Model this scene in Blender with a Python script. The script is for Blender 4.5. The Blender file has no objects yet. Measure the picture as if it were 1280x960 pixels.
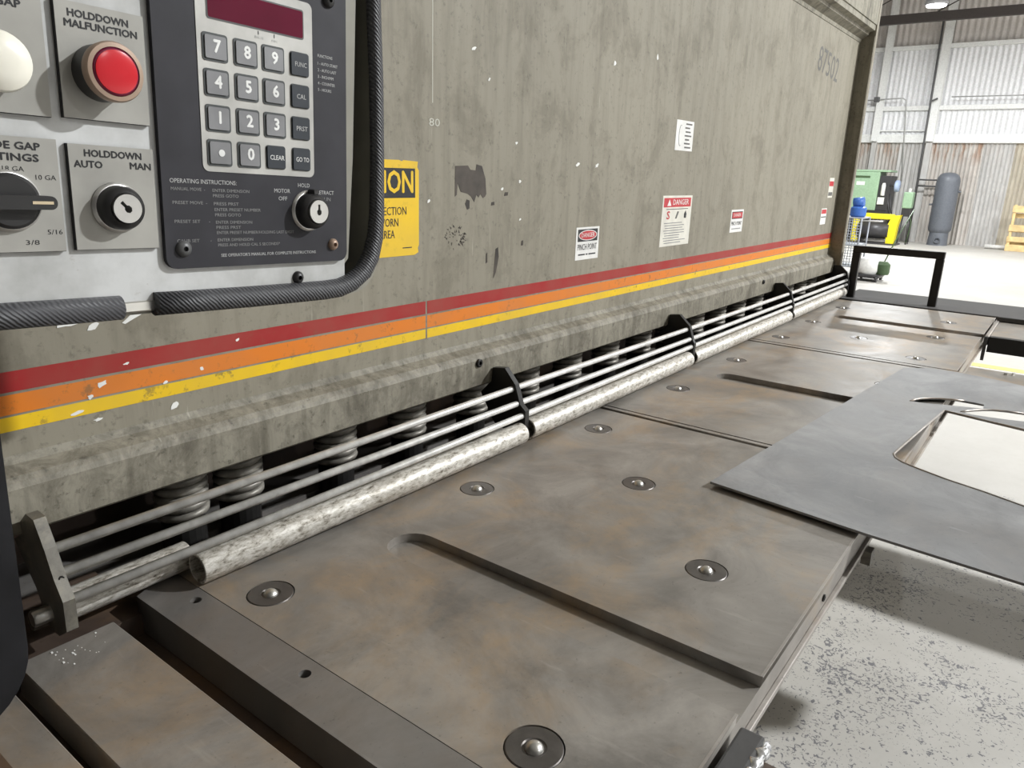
import bpy, bmesh, math, random
from mathutils import Matrix, Vector, Euler

random.seed(7)
SC = bpy.context.scene
COL = SC.collection

# ------------------------------------------------------------------ camera
cam_d = bpy.data.cameras.new('camera')
cam = bpy.data.objects.new('camera', cam_d)
COL.objects.link(cam)
right = Vector((0.60428, -0.79616, 0.03118))
down = Vector((-0.20409, -0.1925, -0.95984))
fwd = Vector((0.77019, 0.57364, -0.27881))
m = Matrix((right, -down, -fwd)).transposed().to_4x4()
m.translation = (0, 0, 1.35)
cam.matrix_world = m
cam_d.sensor_fit = 'HORIZONTAL'
cam_d.sensor_width = 36.0
cam_d.lens = 919.01 / 1280 * 36.0
cam_d.clip_start = 0.02
cam_d.clip_end = 200
SC.camera = cam

# ------------------------------------------------------------------ light
SC.view_settings.view_transform = 'Standard'
SC.view_settings.look = 'None'
SC.view_settings.gamma = 1.0
SC.view_settings.use_curve_mapping = False
SC.view_settings.exposure = -0.5

w = bpy.data.worlds.new('hall_light')
SC.world = w
w.use_nodes = True
bg = w.node_tree.nodes['Background']
bg.inputs[0].default_value = (0.92, 0.96, 1.0, 1)
bg.inputs[1].default_value = 0.0   # closed hall: no sky light

LAMPS = [  # x, y, z, watts, name of its light  (high bay lamps; unseen fill ones added to light the hall)
    (6.4, -5.4, 6.1, 2500, 'high_bay_front_offscreen'),
    (11.5, -7.0, 6.1, 800, 'fill_aisle_offscreen'),
    (15.5, 2.70, 4.29, 600, 'lamp_light'),
    (16.5, -5.5, 6.1, 750, 'fill_end_offscreen'),
    (3.2, -10.5, 6.1, 350, 'fill_side_offscreen'),
    (10.5, 3.4, 6.1, 220, 'fill_overhead_offscreen'),
]

# ------------------------------------------------------------------ materials
MATS = {}


def new_mat(name):
    mt = bpy.data.materials.new(name)
    mt.use_nodes = True
    nt = mt.node_tree
    b = nt.nodes['Principled BSDF']
    MATS[name] = mt
    return mt, nt, b


def plain(name, col, rough=0.5, metal=0.0, emit=None, es=1.0, var=0.06, scale=30.0, spec=0.4):
    """one colour with a little procedural mottling"""
    mt, nt, b = new_mat(name)
    b.inputs['Roughness'].default_value = rough
    b.inputs['Metallic'].default_value = metal
    b.inputs['Specular IOR Level'].default_value = spec
    tc = nt.nodes.new('ShaderNodeTexCoord')
    nz = nt.nodes.new('ShaderNodeTexNoise')
    nz.inputs['Scale'].default_value = scale
    nz.inputs['Detail'].default_value = 4
    nt.links.new(tc.outputs['Object'], nz.inputs['Vector'])
    rp = nt.nodes.new('ShaderNodeValToRGB')
    e = rp.color_ramp.elements
    e[0].position = 0.3
    e[1].position = 0.7
    e[0].color = (*[max(0, c * (1 - var * 2)) for c in col], 1)
    e[1].color = (*[min(1, c * (1 + var)) for c in col], 1)
    nt.links.new(nz.outputs['Fac'], rp.inputs['Fac'])
    nt.links.new(rp.outputs['Color'], b.inputs['Base Color'])
    if emit:
        b.inputs['Emission Color'].default_value = (*emit, 1)
        b.inputs['Emission Strength'].default_value = es
    return mt


class NT:
    """small node helper"""

    def __init__(self, nt):
        self.nt = nt
        self.tc = nt.nodes.new('ShaderNodeTexCoord')

    def vec(self, scale=(1, 1, 1), rot=(0, 0, 0), loc=(0, 0, 0)):
        mp = self.nt.nodes.new('ShaderNodeMapping')
        mp.inputs['Scale'].default_value = scale
        mp.inputs['Rotation'].default_value = rot
        mp.inputs['Location'].default_value = loc
        self.nt.links.new(self.tc.outputs['Object'], mp.inputs['Vector'])
        return mp.outputs['Vector']

    def noise(self, scale, detail=4, rough=0.55, vec=None, dist=0.0):
        n = self.nt.nodes.new('ShaderNodeTexNoise')
        n.inputs['Scale'].default_value = scale
        n.inputs['Detail'].default_value = detail
        n.inputs['Roughness'].default_value = rough
        n.inputs['Distortion'].default_value = dist
        self.nt.links.new(vec or self.tc.outputs['Object'], n.inputs['Vector'])
        return n.outputs['Fac']

    def voro(self, scale, vec=None, rnd=1.0):
        n = self.nt.nodes.new('ShaderNodeTexVoronoi')
        n.inputs['Scale'].default_value = scale
        n.inputs['Randomness'].default_value = rnd
        self.nt.links.new(vec or self.tc.outputs['Object'], n.inputs['Vector'])
        return n

    def ramp(self, fac, stops, interp='LINEAR'):
        r = self.nt.nodes.new('ShaderNodeValToRGB')
        r.color_ramp.interpolation = interp
        e = r.color_ramp.elements
        while len(e) < len(stops):
            e.new(0.5)
        for i, (p, c) in enumerate(stops):
            e[i].position = p
            if isinstance(c, (int, float)):
                c = (c, c, c)
            e[i].color = (*c, 1)
        self.nt.links.new(fac, r.inputs['Fac'])
        return r.outputs['Color']

    def mix(self, fac, a, b, mode='MIX'):
        n = self.nt.nodes.new('ShaderNodeMix')
        n.data_type = 'RGBA'
        n.blend_type = mode
        for sock, val in ((n.inputs[0], fac), (n.inputs[6], a), (n.inputs[7], b)):
            if isinstance(val, (int, float)):
                sock.default_value = val
            elif isinstance(val, tuple):
                sock.default_value = (*val, 1)
            else:
                self.nt.links.new(val, sock)
        return n.outputs[2]

    def math(self, op, a, b=0.0):
        n = self.nt.nodes.new('ShaderNodeMath')
        n.operation = op
        for i, v in enumerate((a, b)):
            if isinstance(v, (int, float)):
                n.inputs[i].default_value = v
            else:
                self.nt.links.new(v, n.inputs[i])
        return n.outputs[0]

    def bump(self, h, strength=0.2, dist=0.002):
        n = self.nt.nodes.new('ShaderNodeBump')
        n.inputs['Strength'].default_value = strength
        n.inputs['Distance'].default_value = dist
        self.nt.links.new(h, n.inputs['Height'])
        return n.outputs['Normal']


def olive_paint(name, base, dark, dirt=0.5, flecks=True, crust=0.0):
    mt, nt, b = new_mat(name)
    N = NT(nt)
    big = N.noise(2.2, 5, 0.6)
    col = N.ramp(big, [(0.3, tuple(c * 0.88 for c in base)), (0.7, base)])
    streak = N.noise(1.0, 5, 0.65, N.vec((45, 45, 4)))
    col = N.mix(N.math('MULTIPLY', N.ramp(streak, [(0.46, 0), (0.70, 1)]), dirt * 0.75), col, dark)
    rub = N.noise(7.0, 8, 0.72, N.vec((1.4, 1, 1.0)), 0.4)
    col = N.mix(N.math('MULTIPLY', N.ramp(rub, [(0.50, 0), (0.62, 1)]), dirt * 0.8), col, dark)
    fine = N.noise(95, 5, 0.7)
    col = N.mix(N.math('MULTIPLY', N.ramp(fine, [(0.57, 0), (0.70, 1)]), dirt * 0.9), col, tuple(c * 0.6 for c in dark))
    if crust:
        cr = N.noise(22, 10, 0.78, N.vec((1, 1, 0.8)), 0.8)
        col = N.mix(N.math('MULTIPLY', N.ramp(cr, [(0.44, 0), (0.60, 1)]), crust), col, dark)
    # light scratches, strongly stretched
    scr = N.noise(1.0, 3, 0.6, N.vec((160, 30, 9), (0, 0.5, 0)))
    col = N.mix(N.math('MULTIPLY', N.ramp(scr, [(0.70, 0), (0.76, 1)]), 0.35), col, (0.52, 0.50, 0.42))
    if flecks:
        v = N.voro(14.0)
        spot = N.ramp(v.outputs['Distance'], [(0.0, 1), (0.045, 1), (0.06, 0)])
        pick = N.ramp(v.outputs['Color'], [(0.93, 0), (0.94, 1)])
        fl = N.math('MULTIPLY', spot, pick)
        col = N.mix(fl, col, (0.80, 0.79, 0.72))
    nt.links.new(col, b.inputs['Base Color'])
    nt.links.new(N.ramp(rub, [(0.3, 0.5), (0.7, 0.7)]), b.inputs['Roughness'])
    b.inputs['Specular IOR Level'].default_value = 0.3
    nt.links.new(N.bump(fine, 0.15, 0.001), b.inputs['Normal'])
    return mt


olive_paint('olive_face', (0.282, 0.258, 0.202), (0.135, 0.119, 0.088), 0.52)
olive_paint('olive_lip', (0.285, 0.264, 0.210), (0.080, 0.070, 0.052), 0.75, True, 0.5)
olive_paint('olive_frame', (0.282, 0.258, 0.202), (0.135, 0.119, 0.088), 0.75)
olive_paint('olive_top', (0.30, 0.28, 0.22), (0.10, 0.09, 0.07), 0.9)


def stripe_mat(name, base, wear):
    mt, nt, b = new_mat(name)
    N = NT(nt)
    n1 = N.noise(60, 6, 0.7)
    n2 = N.noise(4, 3, 0.6)
    f = N.math('MULTIPLY', N.ramp(n1, [(0.57, 0), (0.66, 1)]), N.ramp(n2, [(0.42, 0.1), (0.62, 1)]))
    col = N.mix(N.math('MULTIPLY', f, wear), base, (0.13, 0.10, 0.05))
    col = N.mix(N.ramp(N.noise(9, 4), [(0.35, 0.0), (0.7, 0.22)]), col, (0.24, 0.2, 0.14))
    nt.links.new(col, b.inputs['Base Color'])
    b.inputs['Roughness'].default_value = 0.5
    b.inputs['Specular IOR Level'].default_value = 0.25


stripe_mat('stripe_red', (0.33, 0.022, 0.022), 0.25)
stripe_mat('stripe_orange', (0.70, 0.20, 0.022), 0.8)
stripe_mat('stripe_yellow', (0.80, 0.52, 0.015), 0.9)
stripe_mat('sign_yellow', (0.83, 0.54, 0.03), 0.35)


def steel(name, a, bcol, rust, rustamt, metal=0.35, rough=0.42, scale=1.0):
    mt, nt, b = new_mat(name)
    N = NT(nt)
    n1 = N.noise(5.5 * scale, 10, 0.72, None, 0.9)
    nb = N.noise(1.7 * scale, 6, 0.6, N.vec((1, 1, 1), (0, 0, 0), (2.3, 0.6, 0)), 0.7)
    col = N.ramp(n1, [(0.36, a), (0.64, bcol)])
    col = N.mix(N.ramp(nb, [(0.44, 0.0), (0.66, 0.62)]), col, tuple(c * 0.62 for c in a))
    n2 = N.noise(3.1 * scale, 6, 0.65, N.vec((1, 1.6, 1), (0, 0, 0.4), (3.1, 1.7, 0)), 0.8)
    n3 = N.noise(26 * scale, 6, 0.7)
    r = N.math('MULTIPLY', N.ramp(n2, [(0.47, 0), (0.62, 1)]), N.ramp(n3, [(0.35, 0.25), (0.65, 1)]))
    col = N.mix(N.math('MULTIPLY', r, rustamt), col, rust)
    n4 = N.noise(170 * scale, 4, 0.7)
    col = N.mix(N.math('MULTIPLY', N.ramp(n4, [(0.62, 0), (0.74, 1)]), 0.45), col, tuple(c * 0.35 for c in a))
    sc = N.noise(1.0, 3, 0.6, N.vec((60, 9, 20), (0, 0, 0.25)))
    col = N.mix(N.math('MULTIPLY', N.ramp(sc, [(0.66, 0), (0.76, 1)]), 0.16), col, tuple(min(1, c * 1.7) for c in bcol))
    nt.links.new(col, b.inputs['Base Color'])
    b.inputs['Metallic'].default_value = metal
    nt.links.new(N.ramp(n1, [(0.3, rough - 0.1), (0.7, rough + 0.1)]), b.inputs['Roughness'])
    nt.links.new(N.bump(n3, 0.12, 0.0008), b.inputs['Normal'])
    return mt


steel('table_steel', (0.195, 0.180, 0.162), (0.355, 0.330, 0.298), (0.43, 0.29, 0.155), 0.5, 0.3, 0.46)
steel('bar_steel', (0.175, 0.165, 0.155), (0.255, 0.242, 0.228), (0.20, 0.14, 0.09), 0.3)
steel('edge_steel', (0.30, 0.27, 0.245), (0.46, 0.43, 0.40), (0.38, 0.24, 0.12), 0.35, 0.5, 0.4)
steel('sheet_steel', (0.225, 0.228, 0.235), (0.375, 0.376, 0.380), (0.30, 0.28, 0.265), 0.45, 0.25, 0.55)
steel('rust_brown', (0.075, 0.052, 0.040), (0.125, 0.090, 0.070), (0.22, 0.12, 0.05), 0.5, 0.2, 0.6)
steel('flange_steel', (0.115, 0.105, 0.098), (0.20, 0.185, 0.172), (0.2, 0.15, 0.1), 0.2, 0.6, 0.38, 4)
steel('dark_plate', (0.050, 0.048, 0.047), (0.085, 0.082, 0.080), (0.08, 0.07, 0.06), 0.3, 0.0, 0.75)
steel('bracket_steel', (0.10, 0.092, 0.078), (0.19, 0.178, 0.15), (0.30, 0.27, 0.2), 0.6, 0.3, 0.5, 6)
plain('bright_steel', (0.66, 0.65, 0.62), 0.30, 0.9, var=0.1)
plain('rod_steel', (0.74, 0.73, 0.70), 0.32, 0.3, var=0.12, scale=60)
plain('spring_steel', (0.34, 0.32, 0.28), 0.45, 0.3, var=0.3)
plain('weld_metal', (0.75, 0.76, 0.78), 0.25, 0.9, var=0.2, scale=200)
plain('black_steel', (0.020, 0.019, 0.018), 0.45, 0.2)


def pipe_mat():
    mt, nt, b = new_mat('worn_pipe')
    N = NT(nt)
    n1 = N.noise(1.0, 8, 0.75, N.vec((60, 150, 150)), 0.3)
    col = N.ramp(n1, [(0.36, (0.12, 0.10, 0.075)), (0.46, (0.46, 0.43, 0.375)), (0.60, (0.74, 0.715, 0.665))])
    n2 = N.noise(5, 4, 0.6)
    col = N.mix(N.ramp(n2, [(0.58, 0), (0.72, 0.55)]), col, (0.24, 0.205, 0.155))
    nt.links.new(col, b.inputs['Base Color'])
    b.inputs['Metallic'].default_value = 0.25
    b.inputs['Roughness'].default_value = 0.45
    nt.links.new(N.bump(n1, 0.2, 0.001), b.inputs['Normal'])


pipe_mat()


def concrete():
    mt, nt, b = new_mat('concrete')
    N = NT(nt)
    n1 = N.noise(1.1, 7, 0.65)
    col = N.ramp(n1, [(0.3, (0.40, 0.382, 0.350)), (0.7, (0.50, 0.482, 0.450))])
    n5 = N.noise(30, 5, 0.6)
    col = N.mix(N.ramp(n5, [(0.5, 0), (0.8, 0.4)]), col, (0.40, 0.38, 0.34))
    # dark steel scale flecks trodden into the floor around the machine
    patch = N.noise(2.6, 5, 0.6)
    fl = N.noise(62, 4, 0.6, N.vec((1, 1.0, 1)), 1.5)
    thr = N.ramp(patch, [(0.34, 0.0), (0.66, 0.17)])
    fle = N.math('GREATER_THAN', N.math('ADD', fl, thr), 0.685)
    # only the strip in front of the shear is covered in scale
    sep = nt.nodes.new('ShaderNodeSeparateXYZ')
    nt.links.new(N.tc.outputs['Object'], sep.inputs[0])
    near = N.math('LESS_THAN', N.math('ADD', sep.outputs['X'], N.math('MULTIPLY', patch, 1.2)), 4.4)
    col = N.mix(N.math('MULTIPLY', N.math('MULTIPLY', fle, near), 0.85), col, (0.10, 0.10, 0.115))
    nt.links.new(col, b.inputs['Base Color'])
    b.inputs['Roughness'].default_value = 0.6
    nt.links.new(N.bump(n5, 0.1, 0.002), b.inputs['Normal'])


concrete()


def rust_wall(name, seed, tint, amt):
    mt, nt, b = new_mat(name)
    N = NT(nt)
    n1 = N.noise(1.0, 6, 0.65, N.vec((3, 3, 0.9), (0, 0, 0), (seed, seed * 2, 0)))
    col = N.ramp(n1, [(0.3, tuple(c * 0.72 for c in tint)), (0.7, tint)])
    # rust runs below the top edge
    n2 = N.noise(1.0, 7, 0.7, N.vec((9, 9, 1.6), (0, 0, 0), (0, seed * 3, 0)))
    sp = nt.nodes.new('ShaderNodeSeparateXYZ')
    nt.links.new(N.tc.outputs['Object'], sp.inputs[0])
    top = N.math('ADD', N.ramp(N.math('MULTIPLY', sp.outputs['Z'], 0.4), [(0.70, 0), (0.83, 0.95)]), 0.18)
    col = N.mix(N.math('MULTIPLY', N.math('MULTIPLY', N.ramp(n2, [(0.46, 0), (0.60, 1)]), amt), top), col, (0.30, 0.14, 0.06))
    n3 = N.noise(1.0, 6, 0.7, N.vec((14, 14, 3), (0, 0, 0), (seed, 0, 2)))
    col = N.mix(N.math('MULTIPLY', N.ramp(n3, [(0.52, 0), (0.7, 1)]), 0.35), col, (0.30, 0.25, 0.21))
    nt.links.new(col, b.inputs['Base Color'])
    b.inputs['Roughness'].default_value = 0.6
    b.inputs['Metallic'].default_value = 0.1


rust_wall('sheet_rusty', 1.3, (0.60, 0.57, 0.53), 0.6)
rust_wall('sheet_grey', 5.1, (0.60, 0.59, 0.57), 0.10)
rust_wall('sheet_tan', 8.4, (0.58, 0.53, 0.43), 0.3)
plain('wall_white', (0.80, 0.80, 0.81), 0.5)
plain('wall_upper', (0.60, 0.56, 0.53), 0.6)
plain('wall_shop', (0.25, 0.245, 0.235), 0.7)
plain('girt_white', (0.80, 0.80, 0.78), 0.5)
plain('roof_grey', (0.55, 0.53, 0.5), 0.6)
plain('beam_brown', (0.060, 0.050, 0.046), 0.5)
plain('pipe_black', (0.10, 0.10, 0.10), 0.5)
plain('conduit_grey', (0.45, 0.45, 0.44), 0.45, 0.3)
plain('line_yellow', (0.82, 0.72, 0.18), 0.5)

# control box
def plate_mat():
    mt, nt, b = new_mat('box_grey')
    N = NT(nt)
    n1 = N.noise(9, 6, 0.65)
    col = N.ramp(n1, [(0.34, (0.34, 0.34, 0.325)), (0.62, (0.59, 0.595, 0.59))])
    n2 = N.noise(60, 6, 0.7)
    col = N.mix(N.math('MULTIPLY', N.ramp(n2, [(0.62, 0), (0.72, 1)]), 0.6), col, (0.22, 0.17, 0.12))
    nt.links.new(col, b.inputs['Base Color'])
    b.inputs['Roughness'].default_value = 0.45
    b.inputs['Metallic'].default_value = 0.1


plate_mat()
plain('box_olive', (0.25, 0.24, 0.20), 0.5)
plain('legend_grey', (0.365, 0.355, 0.325), 0.42, 0.1, var=0.08, scale=25)
plain('legend_black', (0.012, 0.011, 0.012), 0.5)
plain('print_black', (0.018, 0.018, 0.020), 0.5)
plain('print_white', (0.80, 0.80, 0.78), 0.5)
plain('print_faded', (0.24, 0.24, 0.235), 0.5)
plain('print_mid', (0.48, 0.48, 0.47), 0.5)
plain('panel_black', (0.033, 0.032, 0.038), 0.55, var=0.12, spec=0.25)
plain('keypad_silver', (0.50, 0.49, 0.46), 0.42, 0.15, var=0.12)
plain('key_grey', (0.225, 0.225, 0.232), 0.45, var=0.1)
plain('key_dark', (0.030, 0.036, 0.045), 0.4, var=0.1)
plain('key_rim', (0.060, 0.066, 0.066), 0.5)
plain('display_red', (0.125, 0.010, 0.030), 0.16, var=0.12, scale=12)
plain('display_frame', (0.10, 0.10, 0.10), 0.4)
plain('lens_red', (0.60, 0.018, 0.028), 0.22, var=0.05)
plain('lens_rim', (0.16, 0.012, 0.04), 0.3)
plain('bezel_tan', (0.38, 0.27, 0.20), 0.38, 0.2, var=0.1)
plain('bezel_black', (0.025, 0.024, 0.024), 0.4)
plain('button_white', (0.83, 0.80, 0.70), 0.28, var=0.02)
plain('lock_steel', (0.58, 0.57, 0.55), 0.32, 0.8)
plain('knob_line', (0.62, 0.50, 0.33), 0.5)
plain('rubber_black', (0.015, 0.015, 0.017), 0.5, var=0.25, scale=20, spec=0.25)


def hose_mat():
    mt, nt, b = new_mat('hose_rubber')
    N = NT(nt)
    wv = nt.nodes.new('ShaderNodeTexWave')
    wv.inputs['Scale'].default_value = 130
    wv.inputs['Distortion'].default_value = 2.5
    nt.links.new(N.vec((1, 1, 1), (0.6, 0.6, 0.6)), wv.inputs['Vector'])
    col = N.ramp(wv.outputs['Fac'], [(0.2, (0.040, 0.040, 0.044)), (0.8, (0.062, 0.062, 0.067))])
    nt.links.new(col, b.inputs['Base Color'])
    b.inputs['Roughness'].default_value = 0.5
    nt.links.new(N.bump(wv.outputs['Fac'], 0.5, 0.001), b.inputs['Normal'])


hose_mat()
plain('paper_white', (0.76, 0.75, 0.72), 0.5)
plain('paper_cream', (0.68, 0.655, 0.58), 0.5)
plain('danger_red', (0.50, 0.035, 0.045), 0.45)
plain('adhesive_brown', (0.060, 0.048, 0.038), 0.6, var=0.3)
plain('chip_white', (0.80, 0.80, 0.77), 0.5)
plain('pencil_grey', (0.13, 0.125, 0.115), 0.7)
plain('chalk_pale', (0.55, 0.54, 0.47), 0.7)
# background things
plain('comp_green', (0.30, 0.44, 0.29), 0.45)
plain('tank_grey', (0.125, 0.135, 0.155), 0.45)
plain('bright_yellow', (0.83, 0.70, 0.02), 0.45)
plain('drum_black', (0.045, 0.043, 0.045), 0.4)
plain('plastic_blue', (0.06, 0.16, 0.50), 0.4)
plain('gauge_blue', (0.36, 0.44, 0.60), 0.4)
plain('wire_grey', (0.42, 0.44, 0.48), 0.4, 0.4)
plain('white_plastic', (0.74, 0.73, 0.70), 0.45)
plain('hose_green', (0.06, 0.10, 0.045), 0.5)
plain('pallet_wood', (0.72, 0.53, 0.26), 0.6, var=0.12, scale=8)
plain('lamp_white', (0.9, 0.9, 0.9), 0.5, emit=(1, 1, 0.98), es=12.0)
plain('lamp_grey', (0.35, 0.35, 0.36), 0.4, 0.3)


# ------------------------------------------------------------------ mesh helpers
class MB:
    def __init__(self):
        self.bm = bmesh.new()

    def box(self, x0, x1, y0, y1, z0, z1, bev=0.0, seg=2):
        lo = (min(x0, x1), min(y0, y1), min(z0, z1))
        hi = (max(x0, x1), max(y0, y1), max(z0, z1))
        r = bmesh.ops.create_cube(self.bm, size=1.0)
        for v in r['verts']:
            for i in range(3):
                v.co[i] = lo[i] if v.co[i] < 0 else hi[i]
        if bev > 0:
            es = list({e for v in r['verts'] for e in v.link_edges})
            bmesh.ops.bevel(self.bm, geom=es, offset=bev, segments=seg, affect='EDGES', profile=0.5)
        return self

    def prism(self, pts, axis, a, b):
        """closed polygon pts (2-D) extruded along an axis from a to b"""
        def mk(p, t):
            if axis == 'x':
                return (t, p[0], p[1])
            if axis == 'y':
                return (p[0], t, p[1])
            return (p[0], p[1], t)
        v0 = [self.bm.verts.new(mk(p, a)) for p in pts]
        v1 = [self.bm.verts.new(mk(p, b)) for p in pts]
        n = len(pts)
        f = [self.bm.faces.new(v0), self.bm.faces.new(v1[::-1])]
        for i in range(n):
            f.append(self.bm.faces.new((v0[i], v1[i], v1[(i + 1) % n], v0[(i + 1) % n])))
        bmesh.ops.recalc_face_normals(self.bm, faces=f)
        return self

    def tube(self, pts, r, seg=12, cap=True):
        pts = [Vector(p) for p in pts]
        rs = r if isinstance(r, (list, tuple)) else [r] * len(pts)
        rings = []
        up = None
        for i, p in enumerate(pts):
            if i == 0:
                t = pts[1] - p
            elif i == len(pts) - 1:
                t = p - pts[-2]
            else:
                t = (pts[i + 1] - p).normalized() + (p - pts[i - 1]).normalized()
            t.normalize()
            if up is None:
                up = Vector((0, 0, 1)) if abs(t.z) < 0.9 else Vector((1, 0, 0))
            a = t.cross(up)
            if a.length < 1e-6:
                a = t.orthogonal()
            a.normalize()
            up = a.cross(t).normalized()
            rings.append([self.bm.verts.new(p + rs[i] * (math.cos(2 * math.pi * k / seg) * a + math.sin(2 * math.pi * k / seg) * up)) for k in range(seg)])
        fs = []
        for i in range(len(rings) - 1):
            for k in range(seg):
                f = self.bm.faces.new((rings[i][k], rings[i][(k + 1) % seg], rings[i + 1][(k + 1) % seg], rings[i + 1][k]))
                f.smooth = True
                fs.append(f)
        if cap:
            fs.append(self.bm.faces.new(rings[0][::-1]))
            fs.append(self.bm.faces.new(rings[-1]))
        bmesh.ops.recalc_face_normals(self.bm, faces=fs)
        return self

    def lathe(self, prof, origin=(0, 0, 0), axis='z', seg=24):
        """prof: list of (radius, height) along the axis"""
        ox, oy, oz = origin
        rings = []
        for r, h in prof:
            ring = []
            for k in range(seg):
                a = 2 * math.pi * k / seg
                c, s = r * math.cos(a), r * math.sin(a)
                if axis == 'z':
                    co = (ox + c, oy + s, oz + h)
                elif axis == 'y':      # heights grow towards -y (out of the panel)
                    co = (ox + c, oy - h, oz + s)
                else:
                    co = (ox + h, oy + c, oz + s)
                ring.append(self.bm.verts.new(co))
            rings.append(ring)
        fs = []
        for i in range(len(rings) - 1):
            for k in range(seg):
                f = self.bm.faces.new((rings[i][k], rings[i][(k + 1) % seg], rings[i + 1][(k + 1) % seg], rings[i + 1][k]))
                fs.append(f)
        fs.append(self.bm.faces.new(rings[0][::-1]))
        fs.append(self.bm.faces.new(rings[-1]))
        bmesh.ops.recalc_face_normals(self.bm, faces=fs)
        return self

    def build(self, name, mat, parent=None, loc=None, smooth=False):
        me = bpy.data.meshes.new(name)
        self.bm.to_mesh(me)
        self.bm.free()
        return link(name, me, mat, parent, loc, smooth)


def link(name, me, mat, parent=None, loc=None, smooth=False):
    if mat:
        me.materials.clear()
        me.materials.append(MATS[mat])
    if smooth:
        for p in me.polygons:
            p.use_smooth = True
        try:
            me.set_sharp_from_angle(angle=math.radians(35))
        except Exception:
            pass
    o = bpy.data.objects.new(name, me)
    COL.objects.link(o)
    if parent:
        o.parent = parent
    if loc:
        o.location = loc
    return o


def empty(name, loc=(0, 0, 0), rot=(0, 0, 0)):
    o = bpy.data.objects.new(name, None)
    o.empty_display_size = 0.05
    COL.objects.link(o)
    o.location = loc
    o.rotation_euler = rot
    return o


def tag(o, label=None, cat=None, group=None, kind=None):
    if label:
        o['label'] = label
    if cat:
        o['category'] = cat
    if group:
        o['group'] = group
    if kind:
        o['kind'] = kind
    return o


def temp_to_mesh(cd):
    t = bpy.data.objects.new('tmp', cd)
    COL.objects.link(t)
    dg = bpy.context.evaluated_depsgraph_get()
    me = bpy.data.meshes.new_from_object(t.evaluated_get(dg))
    bpy.data.objects.remove(t)
    bpy.data.curves.remove(cd)
    return me


def plate_with_holes(loops, z0, z1):
    """flat plate (XY) from closed loops: first the outline, then holes"""
    cd = bpy.data.curves.new('plate', 'CURVE')
    cd.dimensions = '2D'
    cd.fill_mode = 'BOTH'
    cd.extrude = (z1 - z0) / 2
    for lp in loops:
        s = cd.splines.new('POLY')
        s.points.add(len(lp) - 1)
        for i, (x, y) in enumerate(lp):
            s.points[i].co = (x, y, 0, 1)
        s.use_cyclic_u = True
    me = temp_to_mesh(cd)
    me.transform(Matrix.Translation((0, 0, (z0 + z1) / 2)))
    return me


FRONT = Matrix.Rotation(math.radians(90), 4, 'X')   # XY text -> upright, facing -y


def lettering(parent, s, x, z, y, h, width=None, mat='print_black', align='CENTER', name='lettering', rot=0.0, shear=0.0, bold=0.0):
    """flat letters standing on an upright surface at depth y; h = capital height"""
    cd = bpy.data.curves.new('txt', 'FONT')
    cd.body = s
    cd.size = h / 0.69
    cd.align_x = align
    cd.align_y = 'CENTER'
    cd.resolution_u = 2
    cd.extrude = 0.00006
    cd.shear = shear
    me = temp_to_mesh(cd)
    if len(me.vertices) == 0:
        return None
    if width:
        xs = [v.co.x for v in me.vertices]
        sx = width / (max(xs) - min(xs))
        c = {'CENTER': 0.5 * (max(xs) + min(xs)), 'LEFT': min(xs), 'RIGHT': max(xs)}[align]
        for v in me.vertices:
            v.co.x = (v.co.x - c) * sx
    if bold:
        bmx = bmesh.new()
        for q, (dx, dy) in enumerate(((-bold, 0), (bold, 0), (0, -bold), (0, bold))):
            m2 = me.copy()
            m2.transform(Matrix.Translation((dx, dy, q * 0.00003)))
            bmx.from_mesh(m2)
            bpy.data.meshes.remove(m2)
        bmx.to_mesh(me)
        bmx.free()
    me.transform(Matrix.Rotation(rot, 4, 'Z'))
    me.transform(Matrix.Translation((x, y, z)) @ FRONT)
    return link(name, me, mat, parent)


def rrect(x0, x1, z0, z1, r, n=5):
    pts = []
    for cx, cz, a0 in ((x1 - r, z1 - r, 0), (x0 + r, z1 - r, 90), (x0 + r, z0 + r, 180), (x1 - r, z0 + r, 270)):
        for k in range(n + 1):
            a = math.radians(a0 + 90 * k / n)
            pts.append((cx + r * math.cos(a), cz + r * math.sin(a)))
    return pts


def circle(cx, cy, r, n=32):
    return [(cx + r * math.cos(2 * math.pi * k / n), cy + r * math.sin(2 * math.pi * k / n)) for k in range(n)]


# ================================================================== THE HALL
TZ = 0.85            # height of the shear table
WX = 20.3            # far wall

fl = MB().box(-12, WX + 0.1, -14, 8, -0.2, 0.0).build('floor', 'concrete')
tag(fl, 'pale concrete floor speckled with dark metal scale near the shear', kind='structure')
MB().box(6.62, 6.74, -3.5, 2.6, 0.0, 0.002).build('painted_line', 'line_yellow', fl)


def corrugated(y0, y1, z0, z1, x, pitch, amp, n=8, lean=0.0):
    cols = max(2, int((y1 - y0) / pitch * n))
    vs, fs = [], []
    for i in range(cols + 1):
        y = y0 + (y1 - y0) * i / cols
        dx = amp * math.cos(2 * math.pi * y / pitch)
        vs += [(x + dx, y, z0), (x + dx + lean, y, z1)]
    for i in range(cols):
        a = 2 * i
        fs.append((a, a + 1, a + 3, a + 2))
    me = bpy.data.meshes.new('corrugated')
    me.from_pydata(vs, [], fs)
    me.update()
    return me


wall = MB().box(WX + 0.06, WX + 0.2, -14, 8, 0, 6.6).build('wall_back', 'wall_upper')
tag(wall, 'far wall of the hall, rusty corrugated sheets below white cladding', kind='structure')
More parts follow.
